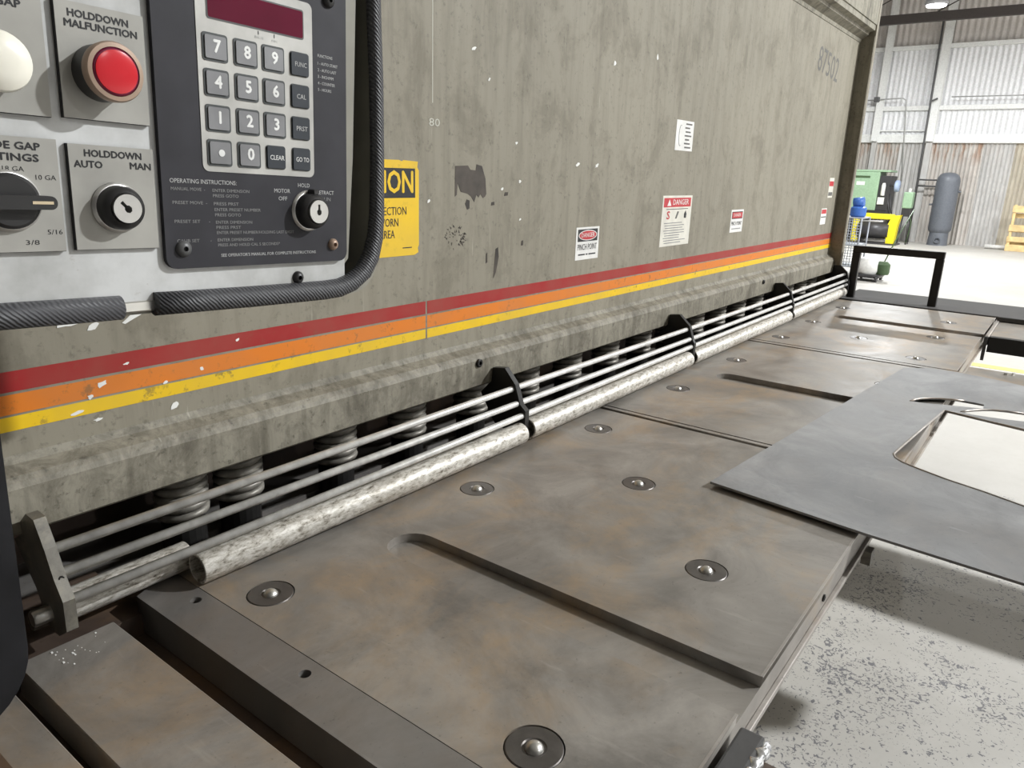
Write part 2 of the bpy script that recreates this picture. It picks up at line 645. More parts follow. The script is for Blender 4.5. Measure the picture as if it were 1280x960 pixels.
# rusty lower sheets, lapped one beside the other
edges = [-4.2, -3.3, -2.4, -1.5, -0.6, 0.25, 0.95, 1.46, 2.02, 3.22, 3.76, 4.9, 5.9]
mats = ['sheet_rusty', 'sheet_grey', 'sheet_tan', 'sheet_rusty', 'sheet_grey', 'sheet_tan', 'sheet_tan', 'sheet_grey', 'sheet_rusty', 'sheet_grey', 'sheet_rusty', 'sheet_tan']
for i in range(len(edges) - 1):
    me = corrugated(edges[i], edges[i + 1] + 0.03, 0.0, 2.30, WX - 0.012 * (i % 2), 0.085, 0.016)
    o = link('corrugated_sheet', me, mats[i], wall, smooth=True)
for i, (a, b) in enumerate([(-4.5, -2.0), (-2.0, 0.4), (0.4, 3.16), (3.28, 6.0)]):
    link('cladding_panel', corrugated(a, b, 2.42, 4.34, WX + 0.02, 0.11, 0.014), 'wall_white', wall, smooth=True)
    link('cladding_panel', corrugated(a, b, 4.40, 6.55, WX + 0.04, 0.13, 0.016), 'wall_upper', wall, smooth=True)
for z0, z1, d in ((2.27, 2.46, 0.09), (2.99, 3.09, 0.08), (4.31, 4.40, 0.07)):
    MB().box(WX - d, WX + 0.05, -6, 6.5, z0, z1, 0.008).build('wall_girt', 'girt_white', wall)
MB().box(WX - 0.06, WX, 3.25, 4.45, 2.53, 2.56).build('wall_girt', 'girt_white', wall)
for y0, y1 in ((3.08, 3.25), (4.28, 4.42), (-1.6, -1.43)):
    c = empty('steel_column', (WX - 0.1, (y0 + y1) / 2, 0))
    h = (y1 - y0) / 2
    MB().box(-0.10, -0.085, -h, h, 2.3, 6.4).build('flange', 'girt_white', c)
    MB().box(0.045, 0.06, -h, h, 2.3, 6.4).build('flange', 'girt_white', c)
    MB().box(-0.085, 0.045, -0.01, 0.01, 2.3, 6.4).build('web', 'girt_white', c)
    MB().box(-0.02, 0.06, -h * 0.8, h * 0.8, 0.0, 2.3, 0.004).build('base_post', 'sheet_grey', c)
    tag(c, {3.08: 'white steel column behind the thin black pipe', 4.28: 'white steel column above the green compressor', -1.6: 'white steel column beyond the wooden pallet'}[y0], 'column')

for nm, b in (('wall_left', (-12, WX, 7.9, 8.0)), ('wall_right', (-12, WX, -14.0, -13.9)), ('wall_front', (-12.0, -11.9, -14, 8))):
    o = MB().box(b[0], b[1], b[2], b[3], 0, 6.6).build(nm, 'wall_shop')
    tag(o, 'plain grey sheet wall enclosing the hall', kind='structure')
ceil = MB().box(-12, WX + 0.2, -14, 8, 6.6, 6.7).build('ceiling', 'roof_grey')
tag(ceil, 'grey sheet roof of the hall', kind='structure')

tr = empty('roof_truss', (19.5, 0, 4.75))
MB().box(-0.06, 0.06, -9, 6, 0.0, 0.19, 0.006).build('bottom_chord', 'beam_brown', tr)
for a in range(-8, 6):
    MB().tube([(0, a * 1.6 + 0.2, 0.17), (0, a * 1.6 - 3.1, 1.85)], 0.012, 6).build('web_rod', 'beam_brown', tr)
tag(tr, 'dark brown steel roof beam with thin diagonal rods', 'beam')

# vertical air pipe, conduit
ap = empty('air_pipe', (WX - 0.32, 3.25, 0))
MB().tube([(0, 0.03, 4.9), (0, 0.0, 3.0), (0, -0.03, 0.0)], 0.022, 8).build('riser', 'pipe_black', ap)
MB().tube([(0, -0.02, 1.44), (0.02, -0.62, 1.44)], 0.018, 8).build('branch_pipe', 'pipe_black', ap)
MB().tube([(0, -0.02, 1.30), (0.02, -0.62, 1.30)], 0.018, 8).build('branch_pipe', 'pipe_black', ap)
MB().tube([(0, 0.0, 3.16), (0.05, -0.12, 3.22)], 0.02, 8).build('valve_lever', 'pipe_black', ap)
tag(ap, 'thin black pipe running down the far wall beside the grey tank', 'pipe')
cd_ = empty('conduit', (WX - 0.24, 3.76, 0))
MB().tube([(0, 0.85, 3.22), (0, 0.1, 3.25), (0, 0.02, 3.2), (0, 0.0, 3.1), (0, -0.17, 1.40)], 0.014, 8).build('conduit_run', 'conduit_grey', cd_)
MB().box(-0.04, 0.05, 0.60, 0.72, 3.18, 3.29, 0.01).build('junction_box', 'pipe_black', cd_)
MB().tube([(0, -0.9, 3.25), (0, -6, 3.23)], 0.012, 6).build('conduit_run', 'conduit_grey', cd_)
tag(cd_, 'thin grey conduit bending down the white wall to the compressor', 'conduit')

# high bay lamps, added fill ones included: every one gives light; the one in view hangs from the truss
for i, (lx, ly, lz, wt, lname) in enumerate(LAMPS):
    t = empty('high_bay_lamp', (lx, ly, lz))
    MB().lathe([(0.17, 0.0), (0.19, 0.03), (0.16, 0.12), (0.06, 0.17), (0.05, 0.24)], (0, 0, 0.02), 'z', 20).build('housing', 'lamp_grey', t, smooth=True)
    MB().lathe([(0.15, 0.0), (0.16, 0.02)], (0, 0, -0.001), 'z', 20).build('lens', 'lamp_white' if i == 2 else 'white_plastic', t)
    MB().tube([(0, 0, 0.25), (0, 0, 6.6 - lz)], 0.012, 6).build('hanger', 'lamp_grey', t)
    ld = bpy.data.lights.new(lname, 'AREA')
    ld.shape = 'DISK'
    ld.size = 0.34
    ld.energy = wt
    ld.color = (0.96, 0.985, 1.0)
    lo = bpy.data.objects.new(lname, ld)
    COL.objects.link(lo)
    lo.parent = t
    lo.location = (0, 0, -0.02)
    tag(t, 'round grey high bay lamp hanging near the dark roof beam' if i == 2 else 'unseen round grey high bay lamp placed to light the shop floor', 'lamp', 'high bay lamps')

# ================================================================== THE SHEAR
FY = 0.88      # apron face
X0 = -0.75     # near end of the machine
X1 = 3.55      # far end of the apron
shear = empty('shear_machine', (0, 0, 0))
tag(shear, 'olive green plate shear with red, orange and yellow stripes along its apron', 'machine')

MB().box(X0, X1, FY, FY + 0.05, 1.02, 1.93).build('apron_panel', 'olive_face', shear)
# lip: bent ledge and vertical lower band
MB().prism([(FY + 0.012, 1.04), (FY, 1.034), (FY - 0.006, 1.026), (FY - 0.022, 1.018), (0.853, 1.012), (0.85, 1.006),
            (0.85, 0.957), (0.853, 0.954), (0.885, 0.954), (0.885, 1.02)], 'x', X0, X1).build('apron_lip', 'olive_lip', shear)
# top: sloped flange and upper panel
MB().prism([(FY + 0.03, 1.905), (FY - 0.002, 1.908), (FY - 0.004, 1.920), (0.852, 1.936), (0.850, 1.946), (0.83, 1.952), (0.83, 1.975), (0.93, 1.975)], 'x', X0, X1).build('upper_flange', 'olive_top', shear)
MB().box(X0, X1, 0.826, 0.90, 1.973, 2.75).build('upper_panel', 'olive_top', shear)
MB().box(X1, X1 + 0.03, 0.824, 1.9, 0.0, 2.75, 0.003).build('end_plate', 'olive_frame', shear)
MB().box(X1 - 0.006, X1, 0.826, FY, 0.955, 1.93).build('end_reveal', 'olive_frame', shear)
MB().box(X0 - 0.03, X0, 0.824, 1.9, 0.0, 2.75, 0.003).build('end_plate', 'olive_frame', shear)
MB().box(X0, X1, 1.06, 1.10, 0.0, 1.03).build('inner_back', 'rust_brown', shear)
MB().box(X0, X1, FY + 0.06, 1.10, 1.015, 1.04).build('inner_top', 'rust_brown', shear)
MB().box(X0, X1, 0.951, 1.06, 0.70, TZ - 0.035).build('blade_beam', 'bar_steel', shear)
MB().box(-0.2, X1, 0.42, 1.06, 0.0, 0.70).build('bed_body', 'olive_frame', shear)

# painted stripes (thin film on the apron); small break at the panel seam
for nm, z0, z1, mt in (('red_stripe', 1.1048, 1.1272, 'stripe_red'), ('orange_stripe', 1.0800, 1.1018, 'stripe_orange'), ('yellow_stripe', 1.0615, 1.0775, 'stripe_yellow')):
    for a, b in ((X0, 0.922), (0.926, X1 - 0.006)):
        MB().box(a, b, FY - 0.0004, FY + 0.001, z0, z1).build(nm, mt, shear)
MB().box(0.922, 0.926, FY - 0.0003, FY + 0.001, 1.06, 1.104).build('panel_seam', 'olive_lip', shear)

# cap screws in the lip
for x in (1.034, 2.60, -0.35):
    s = MB().lathe([(0.0078, 0), (0.0078, 0.004), (0.0065, 0.005), (0.0037, 0.005), (0.0037, 0.0006)], (x, 0.85, 1.001), 'y', 18).build('lip_screw', 'black_steel', shear)

# hold-downs: coil spring round a ram, with a foot
def helix(r, pitch, turns, wr, z0, seg=16):
    pts = []
    n = int(turns * seg)
    for k in range(n + 1):
        a = 2 * math.pi * k / seg
        pts.append((r * math.cos(a), r * math.sin(a), z0 + pitch * k / seg))
    return pts


hd_x = [0.485, 0.575, 0.760, 0.930, 1.115, 1.300, 1.480, 1.665, 1.850, 2.035, 2.22, 2.405, 2.59, 2.775, 2.96, 3.145, 3.33, 3.48]
sp = MB().tube(helix(0.0310, 0.0128, 12.0, 0.0072, 0.866), 0.0061, 8)
spring_o = sp.build('coil_spring', 'spring_steel')
spring_me = spring_o.data
bpy.data.objects.remove(spring_o)
ram_o = MB().lathe([(0.0205, 0.862), (0.0205, 1.02)], (0, 0, 0), 'z', 16).build('ram', 'black_steel')
ram_me = ram_o.data
bpy.data.objects.remove(ram_o)
foot_o = MB().lathe([(0.022, 0.803), (0.030, 0.806), (0.030, 0.858), (0.022, 0.863)], (0, 0, 0), 'z', 20).build('foot', 'black_steel')
foot_me = foot_o.data
bpy.data.objects.remove(foot_o)
for x in hd_x:
    r = bpy.data.objects.new('holddown_ram', ram_me)
    COL.objects.link(r)
    r.parent = shear
    r.location = (x, 0.936, 0)
    for nm, me in (('coil_spring', spring_me), ('foot', foot_me)):
        o = bpy.data.objects.new(nm, me)
        COL.objects.link(o)
        o.parent = r
for x in (0.67, 0.845, 1.02, 1.21, 1.39, 1.57, 1.76, 1.95, 2.13, 2.31, 2.5):
    MB().box(x - 0.012, x + 0.022, 1.030, 1.062, 0.88, 0.925, 0.002).build('inner_block', 'dark_plate', shear)

# finger guard: five brackets, three rods, five pipes
gx = [0.266, 1.080, 1.855, 2.730, 3.535]
r1 = [(0.798, 0.949), (0.796, 0.951), (0.790, 0.951), (0.790, 0.951), (0.792, 0.951)]
r2 = [(0.785, 0.9255), (0.783, 0.9245), (0.778, 0.926), (0.778, 0.926), (0.780, 0.926)]
r3 = [(0.769, 0.9000), (0.770, 0.9035), (0.772, 0.9065), (0.774, 0.9065), (0.777, 0.9065)]
for rr in (r1, r2, r3):
    MB().tube([(gx[i], rr[i][0] + 0.004, rr[i][1]) for i in range(5)], 0.0058, 12).build('guard_rod', 'rod_steel', shear)
for i, x in enumerate(gx):
    t = 0.006
    a, b, c = r1[i], r2[i], r3[i]
    poly = [(0.876, 0.958), (0.847, 0.985), (0.818, 0.989), (a[0] - 0.004, a[1] + 0.010), (b[0] - 0.004, b[1]), (c[0] - 0.004, c[1] + 0.010), (c[0] - 0.004, 0.868), (0.800, 0.862), (0.84, 0.875), (0.876, 0.93)]
    if i == 0:
        poly = [(0.876, 0.955), (0.849, 0.970), (0.830, 0.985), (0.811, 0.984), (a[0] - 0.004, a[1] + 0.006), (b[0] - 0.004, b[1]), (c[0] - 0.003, c[1] + 0.004), (c[0] - 0.001, 0.868), (0.790, 0.8535), (0.813, 0.8525), (0.835, 0.895), (0.876, 0.94)]
    if True:
        poly = [(min(y, 0.8495) if z > 0.953 else y, z) for y, z in poly]
    br = MB().prism(poly, 'x', x - t, x + t).build('guard_bracket', 'bracket_steel' if i == 0 else 'black_steel', shear)
    if i == 0:
        MB().lathe([(0.0085, -0.018), (0.0095, -0.016), (0.0095, 0.0)], (x - t, 0.806, 0.876), 'x', 20).build('round_nut', 'bright_steel', br, smooth=True)
        MB().lathe([(0.0085, -0.014), (0.0085, 0.0)], (x - t, 0.822, 0.862), 'x', 16).build('round_nut', 'bracket_steel', br, smooth=True)
        for q in (r1[0], r2[0]):
            MB().lathe([(0.0030, -0.001), (0.0030, 0.0012), (0.0017, 0.0012), (0.0017, 0.0002)], (x + 0.001, q[0] - 0.0042, q[1] - 0.002), 'y', 12).build('pin_hole_standin', 'black_steel', br)  # dark recessed screw added in place of a dark pin hole


pipes = [((0.274, 0.819, 0.8690), (0.425, 0.821, 0.8700), 0.0180), ((0.412, 0.775, 0.8725), (1.066, 0.769, 0.8725), 0.0200),
         ((1.092, 0.773, 0.8725), (1.842, 0.780, 0.8725), 0.0205), ((1.868, 0.781, 0.8725), (2.716, 0.785, 0.8725), 0.0205), ((2.744, 0.786, 0.8725), (3.53, 0.794, 0.8725), 0.0205)]
for p0, p1, r in pipes:
    d = Vector(p1) - Vector(p0)
    L = d.length
    po = MB().lathe([(r - 0.0035, 0.10), (r - 0.0035, 0.0), (r - 0.0006, 0.0), (r, 0.0012), (r, L - 0.0012), (r - 0.0015, L)], (0, 0, 0), 'x', 32).build('guard_pipe', 'worn_pipe', shear, p0, smooth=True)
    po.rotation_euler = (0, -math.asin(d.z / L), math.atan2(d.y, d.x))


# ---- signs and marks on the apron
def decal(name, x0, x1, z0, z1, mat, parent, y=FY, t=0.0005, poly=None, rough_edge=0.0):
    pts = poly or [(x0, z0), (x1, z0), (x1, z1), (x0, z1)]
    return MB().prism(pts, 'y', y - t, y + 0.001).build(name, mat, parent)


cau = decal('caution_sign', 0.690, 0.906, 1.210, 1.360, 'sign_yellow', shear, poly=[(0.69, 1.21), (0.895, 1.209), (0.905, 1.213), (0.9035, 1.22), (0.906, 1.225), (0.9065, 1.345), (0.903, 1.35), (0.9045, 1.359), (0.872, 1.3605), (0.868, 1.3585), (0.862, 1.3605), (0.69, 1.36)])
tag(cau, 'yellow caution sign with a black headline bar')
decal('headline_bar', 0.70, 0.8975, 1.302, 1.348, 'print_black', cau, t=0.0009)
lettering(cau, 'CAUTION', 0.892, 1.325, FY - 0.0011, 0.033, 0.166, 'sign_yellow', 'RIGHT', bold=0.001)
for s, x, z, wd in (('EYE PROTECTION', 0.877, 1.281, 0.113), ('MUST BE WORN', 0.8585, 1.263, 0.100), ('IN THIS AREA', 0.8505, 1.2445, 0.083)):
    lettering(cau, s, x, z, FY - 0.0008, 0.0125, wd, 'print_black', 'RIGHT')
decal('print_line', 0.868, 0.889, 1.2212, 1.2228, 'print_black', cau, t=0.0008)

d1 = decal('danger_sticker', 1.400, 1.498, 1.1615, 1.2335, 'paper_white', shear)
tag(d1, 'white danger pinch point sticker above the red stripe')
decal('headline_bar', 1.407, 1.491, 1.202, 1.229, 'print_black', d1, t=0.0008)
MB().prism([(1.449 + 0.039 * math.cos(a), 1.2155 + 0.0115 * math.sin(a)) for a in [2 * math.pi * k / 24 for k in range(24)]], 'y', FY - 0.0011, FY).build('oval_rim', 'paper_white', d1)
MB().prism([(1.449 + 0.036 * math.cos(a), 1.2155 + 0.0098 * math.sin(a)) for a in [2 * math.pi * k / 24 for k in range(24)]], 'y', FY - 0.0013, FY).build('red_oval', 'danger_red', d1)
lettering(d1, 'DANGER', 1.449, 1.2155, FY - 0.0015, 0.0095, 0.056, 'paper_white')
lettering(d1, 'PINCH POINT', 1.449, 1.189, FY - 0.0008, 0.013, 0.082, 'print_black')
for x0, x1 in ((1.412, 1.440), (1.444, 1.452), (1.456, 1.486)):
    decal('print_line', x0, x1, 1.1715, 1.1745, 'print_black', d1, t=0.0008)

d2 = decal('danger_notice', 1.815, 1.998, 1.166, 1.299, 'paper_cream', shear)
tag(d2, 'tall white danger notice with a red header and small print')
decal('header_bar', 1.822, 1.990, 1.269, 1.293, 'danger_red', d2, t=0.0008)
MB().prism([(1.842, 1.2725), (1.866, 1.2725), (1.854, 1.2895)], 'y', FY - 0.0011, FY).build('warning_triangle', 'paper_white', d2)
lettering(d2, 'DANGER', 1.926, 1.281, FY - 0.0011, 0.014, 0.098, 'paper_white')
decal('rule', 1.84, 1.975, 1.2625, 1.2645, 'pencil_grey', d2, t=0.0008)
lettering(d2, 'S', 1.853, 1.247, FY - 0.0009, 0.020, 0.018, 'danger_red', bold=0.0006)
MB().prism([(1.896, 1.238), (1.906, 1.238), (1.918, 1.256), (1.909, 1.258)], 'y', FY - 0.0009, FY).build('hand_symbol', 'pencil_grey', d2)
MB().prism([(1.953, 1.239), (1.966, 1.238), (1.968, 1.249), (1.961, 1.259), (1.952, 1.250)], 'y', FY - 0.0009, FY).build('hand_symbol', 'print_black', d2)
rnd = random.Random(3)
for k in range(9):
    z = 1.226 - k * 0.0066
    decal('print_line', 1.832 + 0.004 * (k % 3), 1.93 + 0.05 * rnd.random(), z, z + 0.0022, 'print_faded', d2, t=0.0008)

d3 = decal('danger_sticker', 2.306, 2.411, 1.182, 1.2525, 'paper_white', shear)
tag(d3, 'small white danger sticker right of the tall danger notice')
decal('headline_bar', 2.313, 2.404, 1.224, 1.2465, 'print_black', d3, t=0.0008)
decal('red_oval', 2.316, 2.401, 1.2265, 1.244, 'danger_red', d3, t=0.0011)
lettering(d3, 'DANGER', 2.358, 1.2355, FY - 0.0013, 0.009, 0.06, 'paper_white')
lettering(d3, 'PINCH POINT', 2.358, 1.209, FY - 0.0008, 0.012, 0.088, 'print_black')
decal('print_line', 2.32, 2.396, 1.1915, 1.1945, 'print_faded', d3, t=0.0008)

w1 = decal('white_label', 1.857, 1.964, 1.4145, 1.490, 'paper_white', shear)
tag(w1, 'plain white paper label with printed lines, high on the apron')
for k in range(7):
    z = 1.480 - k * 0.0098
    decal('print_line', 1.914 - 0.004 * (k % 2), 1.952 - 0.006 * ((k * 2) % 3), z, z + 0.004, 'pencil_grey', w1, t=0.0008)
MB().tube([(1.885 + 0.010 * math.cos(a), FY - 0.0006, 1.452 + 0.026 * math.sin(a)) for a in [math.pi * (0.4 + 1.2 * k / 10) for k in range(11)]], 0.0008, 4).build('hand_outline', 'print_faded', w1)

v1 = decal('safety_label', 3.385, 3.455, 1.28, 1.362, 'paper_cream', shear)
tag(v1, 'faded safety label near the end plate, upper of two')
decal('red_header', 3.388, 3.452, 1.328, 1.348, 'danger_red', v1, t=0.0008)
decal('print_line', 3.39, 3.45, 1.288, 1.303, 'pencil_grey', v1, t=0.0008)
v2 = decal('safety_label', 3.325, 3.405, 1.170, 1.236, 'paper_white', shear)
tag(v2, 'faded safety label near the end plate, lower of two')
decal('red_header', 3.33, 3.40, 1.214, 1.232, 'danger_red', v2, t=0.0008)
decal('print_line', 3.33, 3.40, 1.198, 1.203, 'pencil_grey', v2, t=0.0008)
lettering(shear, '87502', 3.135, 1.770, FY - 0.0004, 0.085, 0.28, 'pencil_grey', rot=-0.06, name='painted_number')
lettering(shear, '80', 0.944, 1.4215, FY - 0.0004, 0.012, 0.026, 'chalk_pale', name='chalk_number')

decal('torn_patch', 0, 0, 0, 0, 'adhesive_brown', shear, poly=[(0.9965, 1.303), (1.001, 1.306), (1.003, 1.326), (1.012, 1.311), (1.030, 1.308), (1.040, 1.303), (1.049, 1.293), (1.055, 1.306), (1.061, 1.301), (1.066, 1.307), (1.0735, 1.300), (1.079, 1.302), (1.083, 1.307), (1.0795, 1.334), (1.069, 1.356), (1.054, 1.3585), (1.052, 1.348), (1.037, 1.349), (1.030, 1.356), (0.9965, 1.3545)])
for pts in ([(1.110, 1.150), (1.117, 1.160), (1.125, 1.190), (1.122, 1.208), (1.115, 1.205), (1.112, 1.175)],
            [(1.030, 1.280), (1.036, 1.282), (1.036, 1.296), (1.028, 1.298), (1.024, 1.290)],
            [(1.196, 1.207), (1.203, 1.207), (1.203, 1.217), (1.197, 1.216)],
            [(1.137, 1.303), (1.148, 1.304), (1.149, 1.310), (1.139, 1.310)],
            [(1.098, 1.286), (1.108, 1.287), (1.107, 1.293), (1.099, 1.292)],
            [(1.086, 1.180), (1.0905, 1.182), (1.0895, 1.200), (1.086, 1.197)]):
    decal('torn_patch', 0, 0, 0, 0, 'adhesive_brown', shear, poly=pts)
# soot scuff with a bare heart
for k in range(46):
    a = rnd.random() * 6.283
    rr = 0.003 + 0.019 * rnd.random() ** 0.8
    cx, cz = 1.003 + 1.1 * rr * math.cos(a) - (0.012 if k % 4 == 0 else 0), 1.2315 + 0.9 * rr * math.sin(a)
    l = 0.003 + 0.004 * rnd.random()
    b = a + rnd.uniform(-0.9, 0.9)
    dx, dz = math.cos(b) * l, math.sin(b) * l
    decal('soot_mark', 0, 0, 0, 0, 'adhesive_brown', shear, t=0.0003, poly=[(cx - dz * 0.3, cz + dx * 0.3), (cx + dz * 0.3, cz - dx * 0.3), (cx + dx, cz + dz)])
decal('scratch', 0.9385, 0.9402, 1.452, 1.63, 'chalk_pale', shear, t=0.0003)


def blob(cx, cz, rx, rz, n=9, sd=1, rot=0.0):
    q = random.Random(sd)
    out = []
    for k in range(n):
        a = 2 * math.pi * k / n
        s = 0.6 + 0.55 * q.random()
        x, z = rx * s * math.cos(a), rz * s * math.sin(a)
        out.append((cx + x * math.cos(rot) - z * math.sin(rot), cz + x * math.sin(rot) + z * math.cos(rot)))
    return out


chips = [(0.347, 1.1705, 0.012, 0.0045), (0.372, 1.163, 0.008, 0.004), (0.425, 1.1725, 0.026, 0.0055), (0.374, 1.094, 0.007, 0.0035), (0.36, 1.0815, 0.004, 0.003),
         (0.344, 1.066, 0.008, 0.0025), (0.45, 1.080, 0.004, 0.002), (0.458, 1.047, 0.008, 0.004), (0.50, 1.088, 0.003, 0.003), (0.555, 1.118, 0.004, 0.0017),
         (0.365, 1.0525, 0.005, 0.002), (1.042, 1.5475, 0.008, 0.003), (1.085, 1.503, 0.004, 0.0025), (1.13, 1.316, 0.005, 0.003), (0.93, 1.296, 0.004, 0.003), (1.185, 1.33, 0.004, 0.003),
         (1.19, 1.258, 0.004, 0.002), (1.17, 1.40, 0.004, 0.003), (1.39, 1.366, 0.008, 0.004), (1.47, 1.366, 0.008, 0.004), (0.405, 1.113, 0.004, 0.0015), (0.66, 1.16, 0.003, 0.002),
         (1.52, 1.582, 0.006, 0.005), (1.72, 1.62, 0.006, 0.008)]
for i, (cx, cz, rx, rz) in enumerate(chips):
    decal('paint_chip', 0, 0, 0, 0, 'chip_white', shear, t=0.0007, poly=blob(cx, cz, rx, rz, 9, i + 5, 0.15 + 0.5 * ((i * 7) % 5) / 5))

# ================================================================== TABLE
def slot(x0, x1, yfront, yend, n=10):
    """front-open slot: list of points running in from the front edge and out again"""
    r = (x1 - x0) / 2
    cx = (x0 + x1) / 2
    pts = [(x0, yfront)]
    for k in range(n + 1):
        a = math.pi - math.pi * k / n
        pts.append((cx + r * math.cos(a), yend - r + r * math.sin(a)))
    pts.append((x1, yfront))
    return pts


def ball_transfer(parent, x, y):
    f = MB().lathe([(0.0272, -0.012), (0.0272, -0.0010), (0.0262, 0.0), (0.0120, 0.0), (0.0108, -0.0012), (0.0100, -0.0012)], (0, 0, 0), 'z', 32).build('ball_flange', 'flange_steel', parent, (x, y, TZ), smooth=True)
    prof = [(0.0092 * math.cos(a), -0.003 + 0.0085 * math.sin(a)) for a in [math.pi / 2 * k / 6 for k in range(6)]] + [(0.0006, 0.0055)]
    MB().lathe(prof, (0, 0, 0), 'z', 20).build('ball', 'bright_steel', f, smooth=True)


def table_section(x0, x1, yf, slots, balls, label):
    t = empty('table_section', (0, 0, 0))
    tag(t, label, 'table', 'shear table sections')
    outline = [(x0, 0.868), (x0, yf)]
    for s0, s1, ye in slots:
        outline += slot(s0, s1, yf, ye)
    outline += [(x1, yf), (x1, 0.868)]
    loops = [outline] + [circle(bx, by, 0.0284) for bx, by in balls]
    me = plate_with_holes(loops, TZ - 0.013, TZ)
    link('top_plate', me, 'table_steel', t)
    MB().box(x0, x1, yf, 0.868, TZ - 0.048, TZ - 0.0132).build('base_plate', 'table_steel', t)
    # machined bright corner along the front edge, broken by the slot
    xs = [x0] + [v for s in slots for v in s[:2]] + [x1]
    for a, b in zip(xs[::2], xs[1::2]):
        MB().box(a + 0.0005, b - 0.0005, yf - 0.0012, yf + 0.0016, TZ - 0.0016, TZ + 0.0003).build('worn_edge', 'edge_steel', t)
    MB().box(x0 + 0.01, x1 - 0.01, yf - 0.006, yf, TZ - 0.048, TZ - 0.040, 0.001).build('lower_edge', 'edge_steel', t)
    for bx, by in balls:
        ball_transfer(t, bx, by)
    return t


ta = table_section(0.4095, 1.362, 0.174, [(0.617, 0.687, 0.682)], [(0.457, 0.302), (0.457, 0.694), (0.855, 0.306), (0.855, 0.701), (1.050, 0.509), (1.243, 0.703), (1.243, 0.306)],
                   'brown steel table section beside the drilled bar, with one long slot')
tb = table_section(1.393, 2.302, 0.178, [(1.788, 1.858, 0.686)], [(1.632, 0.708), (2.020, 0.708), (2.040, 0.318), (1.632, 0.31)],
                   'brown steel table section partly under the cut sheet')
tc_ = table_section(2.345, 3.450, 0.196, [(2.955, 3.022, 0.686)], [(2.432, 0.314), (2.437, 0.716), (2.622, 0.517), (2.803, 0.715), (2.828, 0.318), (3.215, 0.712), (3.180, 0.325)],
                    'brown steel table section beside the black tube frame')
for x0, x1, lab in ((1.3770, 1.3905, 'narrow steel strip in the table joint nearer the drilled bar'), (2.3180, 2.3425, 'narrow steel strip in the table joint beyond the cut sheet')):
    s = MB().box(x0, x1, 0.182, 0.868, TZ - 0.045, TZ - 0.0008, 0.0006, 1).build('joint_strip', 'table_steel')
    tag(s, lab, 'strip', 'joint strips of the shear table')
# dark recessed screw standing in for a small hole; tab on the front edge
MB().lathe([(0.0050, -0.001), (0.0050, 0.0022), (0.0032, 0.0022), (0.0032, 0.0002)], (0.93, 0.174, 0.826), 'y', 14).build('front_hole_standin', 'black_steel', ta)
MB().prism([(1.150, 0.803), (1.172, 0.803), (1.168, 0.778), (1.154, 0.779)], 'y', 0.158, 0.172).build('front_tab', 'bracket_steel', ta)
# bed rails that carry the table
bed = shear
MB().box(0.15, 3.46, 0.47, 0.945, 0.70, TZ - 0.0485).build('bed_slab', 'rust_brown', bed)
MB().box(0.15, 3.46, 0.945, 0.95, 0.70, TZ - 0.045).build('back_edge', 'rust_brown', bed)
for x in (0.45, 1.2, 1.95, 2.7, 3.35):
    MB().prism([(0.25, TZ - 0.0485), (0.47, TZ - 0.0485), (0.47, 0.70), (0.42, 0.66)], 'x', x - 0.012, x + 0.012).build('gusset', 'rust_brown', bed)

# drilled bar flush with the table
holes = [(0.392, 0.748), (0.390, 0.542), (0.390, 0.335)]
bar = empty('drilled_bar', (0, 0, 0))
tag(bar, 'dark steel bar with drilled bolt holes flush with the table edge', 'bar')
me = plate_with_holes([[(0.352, -0.35), (0.4085, -0.35), (0.4085, 0.835), (0.352, 0.808)]] + [circle(hx, hy, 0.0065, 20) for hx, hy in holes], TZ - 0.045, TZ)
link('bar_body', me, 'bar_steel', bar)
for hx, hy in holes:
    MB().lathe([(0.0064, 0), (0.0064, 0.002)], (hx, hy, TZ - 0.043), 'z', 20).build('hole_bottom', 'bar_steel', bar)
MB().box(0.318, 0.3515, -0.35, 0.83, TZ - 0.062, TZ - 0.050).build('ledge', 'rust_brown', bar)

p2 = empty('squaring_arm_plate', (0, 0, 0))
MB().box(0.2145, 0.3125, -0.40, 0.782, TZ - 0.040, TZ - 0.002, 0.0012, 1).build('plate', 'table_steel', p2)
MB().box(0.222, 0.305, -0.40, 0.77, TZ - 0.075, TZ - 0.041).build('rib', 'rust_brown', p2)
tag(p2, 'wide brown steel plate between two dark gaps left of the drilled bar', 'plate')
p3 = empty('edge_plate', (0, 0, 0))
MB().box(0.100, 0.1965, -0.40, 0.735, TZ - 0.042, TZ - 0.002, 0.0012, 1).build('plate', 'table_steel', p3)
MB().box(0.110, 0.158, -0.40, 0.735, TZ - 0.002, TZ + 0.0005, 0.0003, 1).build('wear_strip', 'rust_brown', p3)
tag(p3, 'narrow pale steel plate under the black rounded shroud', 'plate')
un = MB().box(-0.1, 0.36, -0.30, 0.94, 0.70, 0.772).build('arm_cradle', 'rust_brown', shear)
MB().box(0.05, 0.36, 0.80, 0.94, 0.772, 0.830).build('cradle_end', 'rust_brown', un)
for x in (0.08, 0.25):
    MB().box(x, x + 0.05, -0.30, 0.9, 0.0, 0.70).build('cradle_leg', 'rust_brown', un)

# crumbs swept into the corner of the wide plate
cr = MB()
q = random.Random(11)
for k in range(22):
    x, y, r = 0.245 + 0.045 * q.random() ** 1.5, 0.735 + 0.04 * q.random(), 0.0003 + 0.0006 * q.random() ** 2
    cr.box(x - r, x + r, y - r * 1.3, y + r * 1.3, TZ - 0.002, TZ - 0.002 + r)
cr = cr.build('metal_crumbs', 'chip_white')
tag(cr, 'pale metal crumbs scattered on the corner of the wide plate', 'crumbs', kind='stuff')

